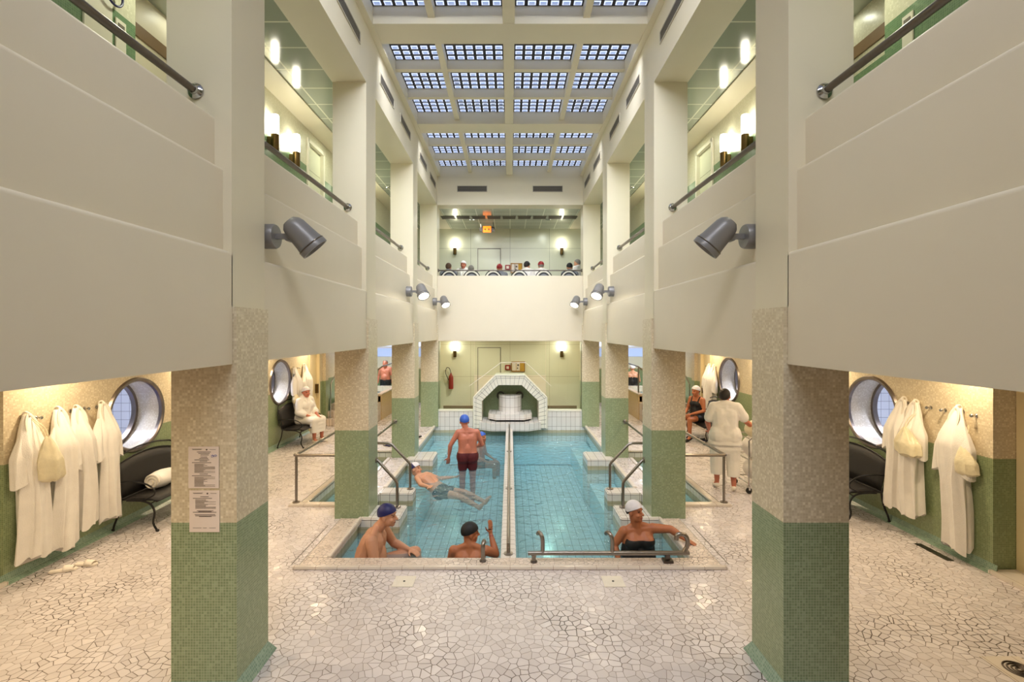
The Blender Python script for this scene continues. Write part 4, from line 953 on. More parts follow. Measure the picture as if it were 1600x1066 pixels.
# ---------------------------------------------------------------- slippers
def slipper(label, loc, rz, matn='sandal', strap='sandal', L=.25):
    t = thing('slipper', label, 'slipper', loc, rz)
    prof = [(-.5, .22), (-.4, .3), (-.1, .28), (.2, .38), (.4, .32), (.5, .12)]
    pl = [(w*L*.45, a*L) for a, w in prof]+[(-w*L*.45, a*L) for a, w in reversed(prof)]
    m = MB(); m.prism(pl, 'z', .002, .026); m.build('sole', matn, t, bevel=.004)
    m = MB(); rows = []
    for q in range(5): rows.append([(.3*L*.5*1.25*math.cos(a), L*(.02+.09*q), .022+.045*math.sin(a)*(1-.08*q)) for a in [PI*i/10 for i in range(11)]])
    m.loft(rows, cap=False, closed=False); o = m.build('strap', strap, t); o.modifiers.new('thick', 'SOLIDIFY').thickness = .006
slipper('white slipper under the leftmost robe, left one of the pair', (-4.93, 5.34, 0), -1.2)
slipper('white slipper under the leftmost robe, right one of the pair', (-4.8, 5.48, 0), -1.6)
for k, (x, y, r) in enumerate(((-2.38, 11.9, .6), (-2.2, 12.0, 1.4))): slipper(f'black and white slipper on the left pool edge before the farthest column, {["left","right"][k]} of two', (x, y, 0), r, 'black' if k == 0 else 'sandal', 'black')
for k, (x, y, r) in enumerate(((-2.85, 11.2, .9), (-2.66, 11.15, 1.3))): slipper(f'dark blue slipper behind the left side basin, {["left","right"][k]} of two', (x, y, 0), r, 'navy', 'sandal')
slipper('black slipper under the swimsuit woman, left one', (4.52, 12.0, .0), 1.5, 'black', 'black', .3)
slipper('blue black slipper under the far right bench', (4.72, 11.7, .0), 1.3, 'navy', 'black', .3)
# ---------------------------------------------------------------- laundry trolley
t = thing('laundry_trolley', 'chrome laundry trolley with white bags pushed by the attendant', 'trolley', (4.15, 8.15, 0))
m = MB()
for y in (-.25, .25):
    m.tube([(-.25, y, .12), (-.25, y, .86), (-.2, y, .9), (.25, y, .9), (.25, y, .12)], .012, 8); m.tube([(-.25, y, .16), (.25, y, .16)], .01, 8); m.tube([(-.25, y, .55), (.25, y, .55)], .01, 8)
for x in (-.25, .25):
    for z in (.16, .55, .9): m.tube([(x, -.25, z), (x, .25, z)], .01, 8)
m.build('frame', 'chrome', t)
m = MB()
for q in range(6): m.tube([(-.25+.1*q, -.25, .17), (-.25+.1*q, .25, .17)], .006, 6)
m.build('wire_shelf', 'chrome', t)
for x in (-.25, .25):
    for y in (-.25, .25):
        m = MB(); m.lathe([(0, -.015), (.045, -.015), (.05, -.008), (.05, .008), (.045, .015), (0, .015)], (x, y, .05), (0, 1, 0), 18); w_ = m.build('caster', 'tyre', t)
        m = MB(); m.box(x-.015, x+.015, y-.025, y+.025, .06, .13); m.build('caster_fork', 'chrome', w_)
def sack(name, par, c, r, sd, mat):
    R = random.Random(sd); rings = []; ph = [R.uniform(0, 6) for _ in range(3)]
    for i in range(16):
        u = i/15; rr = math.sin(PI*(.08+.88*u))**.6
        rings.append([(c[0]+r[0]*rr*math.cos(a)*(1+.07*math.sin(5*a+ph[0])), c[1]+r[1]*rr*math.sin(a)*(1+.07*math.sin(4*a+ph[1])), c[2]-r[2]+2*r[2]*u+.02*math.sin(3*a+ph[2])) for a in [2*PI*k/28 for k in range(28)]])
    m = MB(); m.loft(rings); return m.build(name, mat, par)
sack('laundry_bag', t, (0, 0, .72), (.22, .22, .2), 1, 'robe_white'); sack('laundry_bag', t, (.02, 0, 1.0), (.2, .2, .14), 2, 'bag'); sack('laundry_bag', t, (0, 0, .36), (.2, .2, .18), 3, 'robe_white')
# ---------------------------------------------------------------- gallery chairs
ch0 = thing('lounge_chair', 'x', 'chair', (0, 0, 0), group='round backed chairs in a row on the end gallery')
def arc(w, z0, z1, dy, n=16): return [(w*math.cos(PI*i/n), dy+.0, z0+(z1-z0)*math.sin(PI*i/n)) for i in range(n+1)]
m = MB(); m.tube([(.26, .0, .42)]+arc(.26, .95, 1.25, 0)+[(-.26, 0, .42)], .013, 8); m.build('outer_hoop', 'black_iron', ch0)
m = MB(); m.prism([(x, z) for x, _, z in [(.235, 0, .5)]+arc(.235, .94, 1.225, 0)+[(-.235, 0, .5)]], 'y', -.004, .006); m.build('white_stripe', 'frame_white', ch0)
m = MB(); m.prism([(x, z) for x, _, z in [(.205, 0, .55)]+arc(.205, .93, 1.19, 0)+[(-.205, 0, .55)]], 'y', -.008, .01); m.build('dark_stripe', 'canvas', ch0)
m = MB(); m.prism([(x, z) for x, _, z in [(.165, 0, .6)]+arc(.165, .92, 1.14, 0)+[(-.165, 0, .6)]], 'y', -.012, .014); m.build('back_panel', 'canvas_grey', ch0)
m = MB(); m.box(-.24, .24, .02, .5, .42, .45); m.build('seat', 'canvas', ch0, bevel=.01)
for sx in (-.24, .24):
    for y in (.03, .48):
        m = MB(); m.tube([(sx, y, .43), (sx*1.05, y, 0)], .012, 8); m.build('leg', 'black_iron', ch0)
    m = MB(); m.tube([(sx, .0, .66), (sx*1.1, .2, .68), (sx*1.1, .42, .66), (sx, .47, .44)], .012, 8, sm=3); m.build('armrest', 'black_iron', ch0)
CHX = (701.7, 737, 770.7, 811.4, 849.6, 888.8)
cl = ('leftmost, under the brown haired man', 'second from the left, under grey hair', 'third from the left, left of the dark red cap', 'fourth from the left, under the black cap', 'fifth from the left, under the red and white cap', 'rightmost, under the black and white cap')
for q, px in enumerate(CHX):
    loc = ((px-797)*14.2/756, 14.2, 3.2); lb = 'round backed gallery chair, '+cl[q]
    if q == 0: ch0.location = loc; ch0['label'] = lb
    else: dup(ch0, loc, None, lb)
# nearest bay gallery fittings (left and right)
t = thing('hand_dryer', 'dark wall unit with a blue cord loop on the left gallery wall', 'hand dryer', (-3.5, 4.02, 5.75))
m = MB(); m.box(0, .18, -.16, .16, -.12, .25); m.build('case', 'dark', t, bevel=.02); m = MB(); m.tor((.05, .2, -.16), .09, .01, (1, 0, 0)); m.build('cord', 'navy', t)
t = thing('wall_panel', 'plain pale board on the left gallery wall under the dark unit', 'panel', (-3.5, 4.1, 5.2)); m = MB(); m.box(0, .015, -.14, .14, -.4, .6); m.build('board', 'room_tile' if False else 'frame_white', t)
for s, y in ((-1, 4.34), (1, 4.25)):
    t = thing('wall_socket', f'cream framed square switch on the {"left" if s<0 else "right"} gallery wall', 'switch', (s*3.5, y, 5.3), 0 if s < 0 else PI)
    m = MB(); m.box(0, .012, -.06, .06, -.14, .14); m.build('cover', 'frame_white', t, bevel=.004); m = MB(); m.box(.012, .016, -.035, .035, .02, .1); m.build('insert', 'vent', t)
# ---------------------------------------------------------------- people
def remesh(mb, voxel, iters=3):
    me = bpy.data.meshes.new('tmp'); me.from_pydata([tuple(p) for p in mb.v], [], mb.f)
    bm = bmesh.new(); bm.from_mesh(me); bmesh.ops.recalc_face_normals(bm, faces=bm.faces); bm.to_mesh(me); bm.free()
    o = bpy.data.objects.new('tmp', me); COL.objects.link(o)
    r = o.modifiers.new('r', 'REMESH'); r.mode = 'VOXEL'; r.voxel_size = voxel; r.use_smooth_shade = True
    s = o.modifiers.new('s', 'SMOOTH'); s.factor = .5; s.iterations = iters
    dg = bpy.context.evaluated_depsgraph_get()
    out = bpy.data.meshes.new_from_object(o.evaluated_get(dg), depsgraph=dg)
    bpy.data.objects.remove(o); bpy.data.meshes.remove(me)
    return out
def V(*a): return Vector(a)
SEAT = dict(pelvis=V(0, 0, .11), waist=V(0, -.01, .28), chest=V(0, .0, .45), neck=V(0, .01, .62), head=V(0, .05, .745),
            sh=[V(-.18, .01, .55), V(.18, .01, .55)], el=[V(-.24, .05, .29), V(.24, .05, .29)], wr=[V(-.18, .26, .2), V(.18, .26, .2)],
            hip=[V(-.09, .0, .09), V(.09, .0, .09)], kn=[V(-.12, .42, .1), V(.12, .42, .1)], an=[V(-.12, .42, -.34), V(.12, .42, -.34)], toe=[V(-.13, .56, -.41), V(.13, .56, -.41)])
STAND = dict(pelvis=V(0, 0, .93), waist=V(0, 0, 1.1), chest=V(0, 0, 1.27), neck=V(0, -.01, 1.44), head=V(0, .03, 1.565),
             sh=[V(-.18, -.01, 1.39), V(.18, -.01, 1.39)], el=[V(-.25, -.03, 1.12), V(.25, -.03, 1.12)], wr=[V(-.26, .05, .88), V(.26, .05, .88)],
             hip=[V(-.09, 0, .9), V(.09, 0, .9)], kn=[V(-.1, .02, .5), V(.1, .02, .5)], an=[V(-.1, -.03, .09), V(.1, -.03, .09)], toe=[V(-.11, .12, .03), V(.11, .12, .03)])
def hand_prims(mb, wr, d, nrm, side, curl=.6, r=.0098):
    d = d.normalized(); nrm = (nrm-d*nrm.dot(d)).normalized(); lat = d.cross(nrm)*side   # lat: towards the thumb
    R = Matrix((lat, nrm, d)).transposed()
    mb.cap(wr, .026, wr+d*.03, .026); mb.ell(wr+d*.055, (.041, .017, .052), 8, R)
    for k, (o_, L) in enumerate(((.03, .92), (.011, 1.05), (-.009, 1.0), (-.029, .8))):
        b = wr+d*.092+lat*o_; c1 = (d+nrm*curl*.5+lat*o_*1.5).normalized(); e1 = b+c1*.036*L; c2 = (d+nrm*curl*1.3+lat*o_).normalized(); e2 = e1+c2*.038*L
        mb.cap(b-d*.02, r*1.1, e1, r, 8); mb.cap(e1, r, e2, r*.85, 8)
    b = wr+d*.03+lat*.03; e1 = b+(d*.6+lat*.7+nrm*.3).normalized()*.045; e2 = e1+(d*.9+lat*.25+nrm*.3).normalized()*.032
    mb.cap(b, r*1.4, e1, r*1.15, 8); mb.cap(e1, r*1.15, e2, r, 8)
def head_frame(J, look, tilt=V(0, 0, 1)):
    f = look.normalized(); u = (tilt-f*tilt.dot(f)).normalized(); r = f.cross(u)
    return Matrix((r, f, u)).transposed()
def figure(label, loc, rz, pose, look=V(0, 1, 0), g=1.0, female=False, skin='skin', hair=None, cap=None, cap2=None, outfit=(), voxel=.009, mat=None, belly=0, over=None, hands=((V(0, .3, 1), .5), (V(0, .3, 1), .5)), tilt=V(0, 0, 1), handdir=(None, None), scale=1.0, nohands=False, outfitmat=None):
    J = {k: ([q.copy() for q in v] if isinstance(v, list) else v.copy()) for k, v in pose.items()}
    for k, v in (over or {}).items():
        if k.endswith('L') : J[k[:-1]][0] = v
        elif k.endswith('R'): J[k[:-1]][1] = v
        else: J[k] = v
    t = thing('person', label, 'person', loc, rz, mat=mat); t.scale = (scale,)*3
    side = (J['sh'][1]-J['sh'][0]).normalized(); hs = (J['hip'][1]-J['hip'][0]).normalized()
    up = (J['chest']-J['pelvis']).normalized(); fwd = up.cross(side).normalized()
    def torso(mb, d=0.0, top=True):
        p, wv, c, n = J['pelvis'], J['waist'], J['chest'], J['neck']
        for sg in (-1, 1):
            mb.cap(p+hs*.07*sg*g, .105*g+d, wv+side*.06*sg*g, .098*g+d); mb.cap(wv+side*.06*sg*g, .098*g+d, c+side*.075*sg, .108*(.5+.5*g)+d)
            if top: mb.cap(c+side*.075*sg, .108*(.5+.5*g)+d, J['sh'][(sg+1)//2]-side*.045*sg-up*.02, .062+d)
            mb.cap(J['hip'][(sg+1)//2]-fwd*.03, .1*g+d, J['hip'][(sg+1)//2]-fwd*.02+up*.06, .1*g+d)
            if female: mb.ell(c+side*.07*sg*g+fwd*(.07+.012*g)-up*.015, (.068*g+d, .052*g+d, .058*g+d), 8, Matrix((side, fwd, up)).transposed())
            if female: mb.cap(c-side*.05*g+fwd*.07, .05*g+d, c+side*.05*g+fwd*.07, .05*g+d)
            else: mb.ell(c+side*.075*sg+fwd*.06+up*.03, (.075+d, .05+d, .06+d), 8)
        mb.cap(p, .11*g+d, wv, .11*g+d)
        if belly: mb.ell(wv+fwd*.05*belly-up*.02, (.125*g+d, .1*g*belly+d, .12*g+d), 10)
        if top: mb.cap(J['sh'][0], .055+d, J['sh'][1], .055+d); mb.cap(c, .1+d, n-up*.03, .06+d); [mb.cap(n+up*.01-fwd*.01, .042+d, J['sh'][i]-up*.0, .042+d) for i in (0, 1)]
    def leg(mb, i, d=0.0, a=0, b=1, low=False):
        h, k, an = J['hip'][i], J['kn'][i], J['an'][i]
        r = lambda u: (.088+(.058-.088)*u)*(.45+.55*g)+d
        mb.cap(h.lerp(k, a), r(a), h.lerp(k, b), r(b))
        if low: m_ = k.lerp(an, .3); mb.cap(k, .056*(.5+.5*g)+d, m_, .056*(.5+.5*g)+d); mb.cap(m_, .056*(.5+.5*g)+d, an, .036+d)
    def arm(mb, i, d=0.0):
        s_, e_, w_ = J['sh'][i], J['el'][i], J['wr'][i]
        q = .4+.6*g
        mb.cap(s_, .054*q+d, e_, .04*q+d); mb.cap(e_, .041*q+d, e_.lerp(w_, .3), .04*q+d); mb.cap(e_.lerp(w_, .3), .04*q+d, w_, .026+d)
    b = MB(); torso(b)
    H = head_frame(J, look, tilt)*1.09; hc = J['head']
    hp = lambda x, y, z: hc+H @ V(x, y, z)
    b.cap(J['neck']-up*.02, .058*(.7+.3*g), hp(0, -.02, -.05), .054*(.7+.3*g))
    b.ell(hp(0, -.008, .028), (.074, .094, .088), 12, H); b.ell(hp(0, .02, -.045), (.058*(.8+.2*g), .066, .066), 10, H); b.ell(hp(0, .058, -.085), (.03, .028, .024), 8, H)
    b.cap(hp(0, .084, .012), .010, hp(0, .108, -.024), .0155, 8); b.ell(hp(0, .082, -.058), (.024, .014, .013), 8, H)
    for sg in (-1, 1):
        b.ell(hp(sg*.076, -.01, -.008), (.011, .02, .032), 8, H); b.ell(hp(sg*.028, .078, .03), (.022, .012, .008), 6, H); b.ell(hp(sg*.038, .058, -.03), (.024, .024, .022), 6, H)
        b.ell(hp(sg*.0125, .096, -.027), (.009, .01, .008), 6, H)
    for i in (0, 1):
        arm(b, i); leg(b, i, low=True)
        an, to = J['an'][i], J['toe'][i]
        b.cap(an-(to-an).normalized()*.02-V(0, 0, .02), .035, to, .026); b.cap(an, .036, an+(to-an)*.5, .034)
        if not nohands:
            d = handdir[i] if handdir[i] is not None else (J['wr'][i]-J['el'][i])
            hand_prims(b, J['wr'][i], d, hands[i][0], -1 if i == 0 else 1, hands[i][1])
    me = remesh(b, voxel); me.name = 'body'
    for k in (skin, 'lip', 'eye'): me.materials.append(MT[k])
    pts = [(hp(0, .094, -.058), .018, 1)]+[(hp(sg*.03, .086, .008), .0125, 2) for sg in (-1, 1)]
    Hi = H.inverted()
    for p in me.polygons:
        q = Hi @ (p.center-hc)
        if q.y > .05:
            if abs(q.x) < .022 and abs(q.z+.058) < .007: p.material_index = 1
            elif abs(abs(q.x)-.03) < .011 and abs(q.z-.008) < .0045: p.material_index = 2
            elif abs(abs(q.x)-.032) < .016 and abs(q.z-.03) < .0028 and voxel < .01: p.material_index = 2
    o = bpy.data.objects.new('body', me); COL.objects.link(o); o.parent = t
    def shell(nm, rx, c, m_, cut, cut2=None, extra=None):
        q = MB(); q.ell((0, 0, 0), rx, 16)
        bm = bmesh.new(); mm = bpy.data.meshes.new(nm); mm.from_pydata([tuple(v) for v in q.v], [], q.f); bm.from_mesh(mm); bmesh.ops.recalc_face_normals(bm, faces=bm.faces)
        for co, no in ([cut]+([cut2] if cut2 else [])):
            bmesh.ops.bisect_plane(bm, geom=bm.verts[:]+bm.edges[:]+bm.faces[:], plane_co=co, plane_no=no, clear_outer=True)
        for v in bm.verts: v.co = hc+H @ (v.co+c)
        bm.to_mesh(mm); bm.free(); mm.materials.append(MT[m_]); mm.shade_smooth()
        ob = bpy.data.objects.new(nm, mm); COL.objects.link(ob); ob.parent = t
        return ob
    cutp = ((0, .06, .022), (0, .32, -1))
    if hair: shell('hair', (.083, .101, .1), V(0, -.013, .02), hair, ((0, .03, .03) if not cap else (0, .0, -.01), (0, .9, -.8) if not cap else (0, .6, -1)), ((0, 0, -.075), (0, 0, -1)))
    if cap: shell('swim_cap', (.0865, .106, .1), V(0, -.008, .033), cap, ((0, .06, .012), (0, .36, -1)))
    if cap2: shell('cap_stripe', (.088, .1075, .1015), V(0, -.008, .033), cap2, ((0, .03, .03), (0, -.75, -.6)), ((0, .06, .012), (0, .36, -1)))
    for item in outfit:
        q = MB(); mt_ = item[1]; kind = item[0]
        if kind == 'trunks':
            for sg in (-1, 1): q.cap(J['pelvis']+hs*.07*sg*g, .117*g, J['pelvis'].lerp(J['waist'], .3)+side*.065*sg*g, .115*g)
            q.cap(J['pelvis'], .12*g, J['pelvis'].lerp(J['waist'], .3), .12*g)
            for i in (0, 1):
                q.cap(J['hip'][i]-fwd*.03, .112*g, J['hip'][i]-fwd*.02+up*.05, .112*g); leg(q, i, .016, 0, item[2] if len(item) > 2 else .35)
            nm = 'swim_trunks'
        elif kind == 'suit':
            p, wv, c = J['pelvis'], J['waist'], J['chest']
            for sg in (-1, 1):
                q.cap(p+hs*.07*sg*g, .113*g, wv+side*.06*sg*g, .106*g); q.cap(wv+side*.06*sg*g, .106*g, c+side*.07*sg-up*.03, .112*(.5+.5*g))
                q.cap(J['hip'][(sg+1)//2]-fwd*.03, .108*g, J['hip'][(sg+1)//2]-fwd*.02+up*.06, .108*g)
                q.ell(c+side*.07*sg*g+fwd*(.07+.012*g)-up*.015, (.075*g, .059*g, .065*g), 8, Matrix((side, fwd, up)).transposed()); q.cap(c-side*.05*g+fwd*.07, .057*g, c+side*.05*g+fwd*.07, .057*g)
                if len(item) > 2: q.tube([c+side*.09*sg+fwd*.12, J['sh'][(sg+1)//2]-side*.07*sg+up*.055+fwd*.03, J['sh'][(sg+1)//2]-side*.07*sg+up*.035-fwd*.055, c+side*.07*sg-fwd*.11], .016, 8, sm=3)
            q.cap(p, .118*g, wv, .118*g); q.cap(p+fwd*.04, .118*g, wv+fwd*.01, .118*g)
            if belly: q.ell(wv+fwd*.05*belly-up*.02, (.133*g, .1*g*belly+.008, .128*g), 10)
            nm = 'swimsuit'
        elif kind == 'robe':
            torso(q, .03)
            for i in (0, 1):
                e1 = J['el'][i].lerp(J['wr'][i], item[2]); q.cap(J['sh'][i], .075*(.5+.5*g), J['el'][i], .08*(.5+.5*g)); q.cap(J['el'][i], .08*(.5+.5*g), e1, .085*(.5+.5*g))
                leg(q, i, .04, 0, 1); k_, a_ = J['kn'][i], J['an'][i]; q.cap(k_, .1, k_.lerp(a_, item[3]), .09)
            for u in (.25, .5, .75, 1): q.cap(J['hip'][0].lerp(J['kn'][0], u), .09, J['hip'][1].lerp(J['kn'][1], u), .09)
            [q.cap(J['kn'][0].lerp(J['an'][0], item[3]*v_), .092, J['kn'][1].lerp(J['an'][1], item[3]*v_), .092) for v_ in (.3, .6, .95)]
            q.tube([J['neck']+side*.05-up*.02-fwd*.05, J['neck']+side*.08+up*.0, J['chest']+side*.05+fwd*.13+up*.05, J['waist']+fwd*.15], .03, 8, sm=3)
            q.tube([J['neck']-side*.05-up*.02-fwd*.05, J['neck']-side*.08+up*.0, J['chest']-side*.05+fwd*.13+up*.05, J['waist']+fwd*.15], .03, 8, sm=3)
            nm = 'bathrobe'
        elif kind == 'tunic':
            torso(q, .026)
            for i in (0, 1): e1 = J['sh'][i].lerp(J['el'][i], .72); q.cap(J['sh'][i], .078*(.4+.6*g), e1, .08*(.4+.6*g))
            for u in (.0, .3): q.cap(J['hip'][0].lerp(J['kn'][0], u), .15*g*.93, J['hip'][1].lerp(J['kn'][1], u), .15*g*.93)
            q.tor(J['neck']+up*.0, .062, .02, up+fwd*.2)
            nm = 'tunic'
        elif kind == 'trousers':
            for i in (0, 1):
                q.cap(J['hip'][i], .15*g*.85, J['kn'][i], .1*g); k_, a_ = J['kn'][i], J['an'][i]; q.cap(k_, .1*g, k_.lerp(a_, item[2]), .092*g)
            q.cap(J['hip'][0], .13*g, J['hip'][1], .13*g); q.cap(J['hip'][0].lerp(J['kn'][0], .5), .12*g, J['hip'][1].lerp(J['kn'][1], .5), .12*g); nm = 'trousers'
        elif kind == 'shoes':
            for i in (0, 1): an, to = J['an'][i], J['toe'][i]; q.cap(an-(to-an).normalized()*.03-V(0, 0, .035), .042, to+V(0, 0, .004), .036)
            nm = 'shoes'
        mm = remesh(q, max(voxel, .011), 4 if kind in ('robe', 'tunic') else 3); mm.name = nm; mm.materials.append(MT[mt_])
        if kind in ('robe', 'trousers', 'tunic'):
            bm = bmesh.new(); bm.from_mesh(mm); zk, za = J['kn'][0].z, J['an'][0].z
            zc = J['hip'][0].z-.13 if kind == 'tunic' else zk+(za-zk)*(item[3] if kind == 'robe' else item[2])
            bmesh.ops.bisect_plane(bm, geom=bm.verts[:]+bm.edges[:]+bm.faces[:], plane_co=(0, 0, zc), plane_no=(0, 0, -1), clear_outer=True); bm.to_mesh(mm); bm.free()
        if kind in ('suit', 'trunks'):
            bm = bmesh.new(); bm.from_mesh(mm)
            co = (J['chest']+up*.03) if kind == 'suit' else J['pelvis'].lerp(J['waist'], .45)
            if not (kind == 'suit' and len(item) > 2): bmesh.ops.bisect_plane(bm, geom=bm.verts[:]+bm.edges[:]+bm.faces[:], plane_co=co, plane_no=up, clear_outer=True)
            bm.to_mesh(mm); bm.free()
        if kind in ('robe', 'tunic', 'trousers'):
            tx = bpy.data.textures.get('folds') or bpy.data.textures.new('folds', 'CLOUDS'); tx.noise_scale = .09
        ob = bpy.data.objects.new(nm, mm); COL.objects.link(ob); ob.parent = t
        if kind in ('robe', 'tunic', 'trousers'):
            dm = ob.modifiers.new('folds', 'DISPLACE'); dm.texture = tx; dm.strength = .009; dm.mid_level = .5; dm.texture_coords = 'GLOBAL'
    return t
# 1 seated man at the front left corner of the pool, profile to the right
figure('bare-chested man in a navy swim cap sitting in the front left pool corner', (-1.74, 6.02, -.42), -PI/2, SEAT, look=V(.12, 1, -.05), g=1.5, belly=1.0, skin='skin', cap='navy', scale=1.07,
       over=dict(chest=V(0, .04, .44), neck=V(0, .09, .6), head=V(0, .2, .725), shL=V(-.22, .07, .53), shR=V(.22, .07, .53), elL=V(-.3, .2, .28), elR=V(.31, .15, .26), wrL=V(-.16, .42, .26), wrR=V(.2, .42, .26),
                 knL=V(-.22, .48, .2), knR=V(.2, .46, .12), anL=V(-.16, .55, -.3), anR=V(.16, .55, -.3), toeL=V(-.16, .7, -.4), toeR=V(.16, .7, -.4)), outfit=[('trunks', 'black')], hands=((V(0, 0, -1), .5), (V(0, 0, -1), .5)), voxel=.008)
# 2 floating man
Yl = V(.25, .0, 1).normalized(); Zl = V(-.86, .34, .27); Zl = (Zl-Yl*Zl.dot(Yl)).normalized(); Xl = Yl.cross(Zl)
figure('man in a blue and white cap floating on his back by the left edge', V(-1.8, 9.3, -.08)-Zl*1.52, 0, STAND, look=V(-.15, .45, -.75), tilt=V(0, .4, 1), g=1.05, skin='skin', cap='navy', cap2='white_cap', mat=Matrix((Xl, Yl, Zl)).transposed(),
       over=dict(head=V(0, .06, 1.56), chest=V(0, -.03, 1.26), waist=V(0, -.1, 1.08), pelvis=V(0, -.14, .93), hipL=V(-.09, -.14, .9), hipR=V(.09, -.14, .9), knL=V(-.13, -.05, .5), knR=V(.12, -.06, .48), anL=V(-.2, -.1, .1), anR=V(.1, -.12, .08), toeL=V(-.22, .02, .03), toeR=V(.12, 0, .0),
                 elL=V(-.32, -.05, 1.18), elR=V(.34, -.04, 1.2), wrL=V(-.42, .02, .98), wrR=V(.44, .02, 1.0)), outfit=[('trunks', 'black')], voxel=.009)
# 3 man with his back to the camera, hand raised
figure('man in a black cap seen from behind, right hand raised by the lane wall', (-.5, 6.0, -.62), 0, SEAT, look=V(.92, .38, -.05), g=1.3, skin='skin_tan', cap='black',
       over=dict(shL=V(-.2, .01, .55), shR=V(.2, .01, .55), elR=V(.32, .08, .47), wrR=V(.25, .2, .68), elL=V(-.26, .1, .34)), handdir=(None, V(.0, .1, 1)), hands=((V(0, 0, -1), .4), (V(-.7, .6, 0), .25)), outfit=[('trunks', 'black')], voxel=.008)
# 4 standing man in dark red trunks
figure('man in blue cap and dark red trunks standing in the left lane', (-.87, 9.9, -.88), .1, STAND, look=V(-.1, 1, -.1), g=1.12, skin='skin_red', cap='blue', scale=1.06,
       over=dict(head=V(-.06, .04, 1.58), neck=V(-.03, 0, 1.44), elL=V(-.33, -.02, 1.14), wrL=V(-.36, .04, .9), elR=V(.28, .05, 1.13), wrR=V(.2, .25, 1.05)), outfit=[('trunks', 'maroon', .5)])
# 5 bather behind him
figure('bather in a blue cap half hidden behind the standing man', (-.74, 12.0, -.72), -1.9, SEAT, look=V(.3, 1, .1), g=1.0, skin='skin_tan', cap='blue', outfit=[('trunks', 'black')], voxel=.012)
# 6 woman front right
figure('woman in a white cap and strapless black swimsuit leaning on the front right pool edge', (1.62, 6.12, -.42), PI, SEAT, look=V(-.72, .75, .12), g=1.32, female=True, skin='skin_tan', hair='hair_dark', cap='white_cap',
       over=dict(chest=V(0, 0, .45), neck=V(.02, .0, .63), head=V(.05, .03, .80), shL=V(-.18, .0, .58), shR=V(.18, .01, .55), elL=V(-.40, .03, .58), wrL=V(-.56, .12, .49), elR=V(.3, -.02, .36), wrR=V(.26, .1, .2),
                 knL=V(-.14, .42, .05), knR=V(.2, .42, .05)), hands=((V(0, 0, -1), .3), (V(0, 0, -1), .4)), handdir=(V(-.75, .5, -.3), None), outfit=[('suit', 'black')], voxel=.008)
# 7 attendant
figure('dark haired attendant in white tunic and trousers, seen from behind', (3.6, 8.1, 0), -.25, STAND, look=V(.35, .9, .0), g=1.12, female=False, skin='skin_red', hair='hair_dark',
       over=dict(elR=V(.33, .03, 1.15), wrR=V(.5, .22, 1.0), elL=V(-.27, .04, 1.12), wrL=V(-.22, .2, .95), hipL=V(-.11, 0, .9), hipR=V(.11, 0, .9), knL=V(-.12, .04, .5), knR=V(.12, .0, .5), anL=V(-.12, .06, .09), anR=V(.12, -.08, .09), toeL=V(-.14, .21, .03), toeR=V(.15, .07, .03)),
       outfit=[('tunic', 'robe_white'), ('trousers', 'robe_white', .6), ('shoes', 'sandal')], voxel=.01, belly=.9)
# 8 woman in robe
figure('woman in a white bathrobe and white headband seated on the far left bench', (-4.98, 11.72, .43), -1.95, SEAT, look=V(.25, 1, -.02), g=1.2, female=True, skin='skin_red', hair='hair_dark', cap='white_cap',
       over=dict(wrL=V(-.08, .34, .2), wrR=V(.1, .32, .18)), outfit=[('robe', 'robe_white', .35, .62), ('shoes', 'sandal')], voxel=.011)
# 9 woman in swimsuit
figure('woman in a white cap and shiny black swimsuit seated on the far right bench', (4.62, 11.95, .43), 2.1, SEAT, look=V(.1, 1, -.05), g=1.05, female=True, skin='skin_tan', hair='hair_brown', cap='white_cap',
       over=dict(wrL=V(-.1, .36, .22), wrR=V(.1, .34, .2)), outfit=[('suit', 'black', 1), ('trunks', 'black', .3), ('shoes', 'black')], voxel=.011)
# 10, 11 far bathers
figure('bald man in black trunks standing in the raised basin beyond the left aisle', (-4.38, 17.0, -.04), 3.05, STAND, look=V(0, 1, 0), g=1.1, skin='skin_red', hair='hair_grey', outfit=[('trunks', 'black')], voxel=.013, nohands=True, belly=1)
figure('woman in white cap and black swimsuit, back turned, beyond the right aisle', (4.28, 16.9, .62), -.2, SEAT, look=V(0, 1, 0), g=1.05, female=True, skin='skin', cap='white_cap', outfit=[('suit', 'black')], voxel=.013, nohands=True)
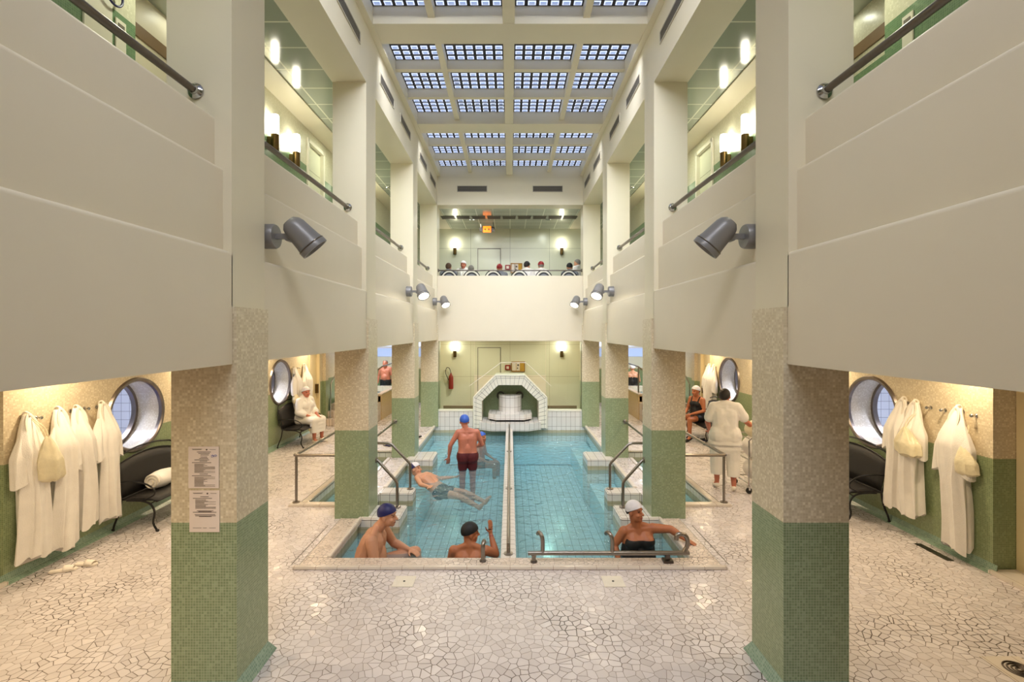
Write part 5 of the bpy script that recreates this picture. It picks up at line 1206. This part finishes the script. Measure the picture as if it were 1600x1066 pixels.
# end gallery
def gal(label, px, py, Y, rz=0, **k):
    X = (px-797)*Y/756; z = 2.65-(py-518)*Y/756
    figure(label, (X, Y-.04, z-.765), rz, SEAT, voxel=.015, nohands=True, **k)
R1 = [('robe', 'robe_white', .6, .5)]
gal('brown haired man in a grey robe in the leftmost gallery chair, seen from behind', 701, 416.5, 14.45, hair='hair_brown', outfit=[('robe', 'canvas_grey', .6, .5)], look=V(.2, 1, 0))
gal('grey haired person in the second gallery chair from the left, seen from behind', 736, 420, 14.45, hair='hair_grey', outfit=[('robe', 'robe_fold', .6, .5)])
figure('person in a white cap standing and facing the pool deep in the end gallery, left', ((724.5-797)*15.8/756, 15.8, 3.2), 2.9, STAND, cap='white_cap', outfit=[('robe', 'robe_white', .5, .3)], skin='skin_red', scale=1.03, voxel=.015, nohands=True)
gal('person in a dark red cap between the third and fourth gallery chairs', 780.5, 418.5, 15.0, cap='darkred', outfit=[('robe', 'canvas_grey', .6, .5)])
gal('person in a black cap and white robe in the fourth gallery chair', 822.5, 414.5, 14.5, -.4, cap='black', hair='hair_dark', outfit=R1)
gal('grey haired person in a red and white cap in the fifth gallery chair', 845.5, 414.5, 14.5, .1, cap='darkred', cap2='white_cap', hair='hair_grey', outfit=R1)
gal('person in a black and white cap in the rightmost gallery chair', 890, 417, 14.45, cap='black', cap2='white_cap', outfit=[('robe', 'canvas_grey', .6, .5)], hair=None)
figure('grey haired person in a white robe standing at the right end of the gallery', ((903-797)*15/756, 15, 3.2), .9, STAND, look=V(0, 1, -.2), g=1.1, hair='hair_grey', outfit=[('robe', 'robe_white', .5, .3)], voxel=.015, nohands=True)

t = thing('stool', 'plain stool under the person in the dark red cap', 'stool', ((780.5-797)*15/756, 15.0, 3.2))
m = MB(); m.lathe([(0, .6), (.17, .6), (.18, .63), (.17, .66), (0, .66)]); m.build('seat', 'canvas', t)
for sx in (-1, 1):
    for sy in (-1, 1): m = MB(); m.tube([(sx*.1, sy*.1, .61), (sx*.17, sy*.17, 0)], .012, 8); m.build('leg', 'black_iron', t)
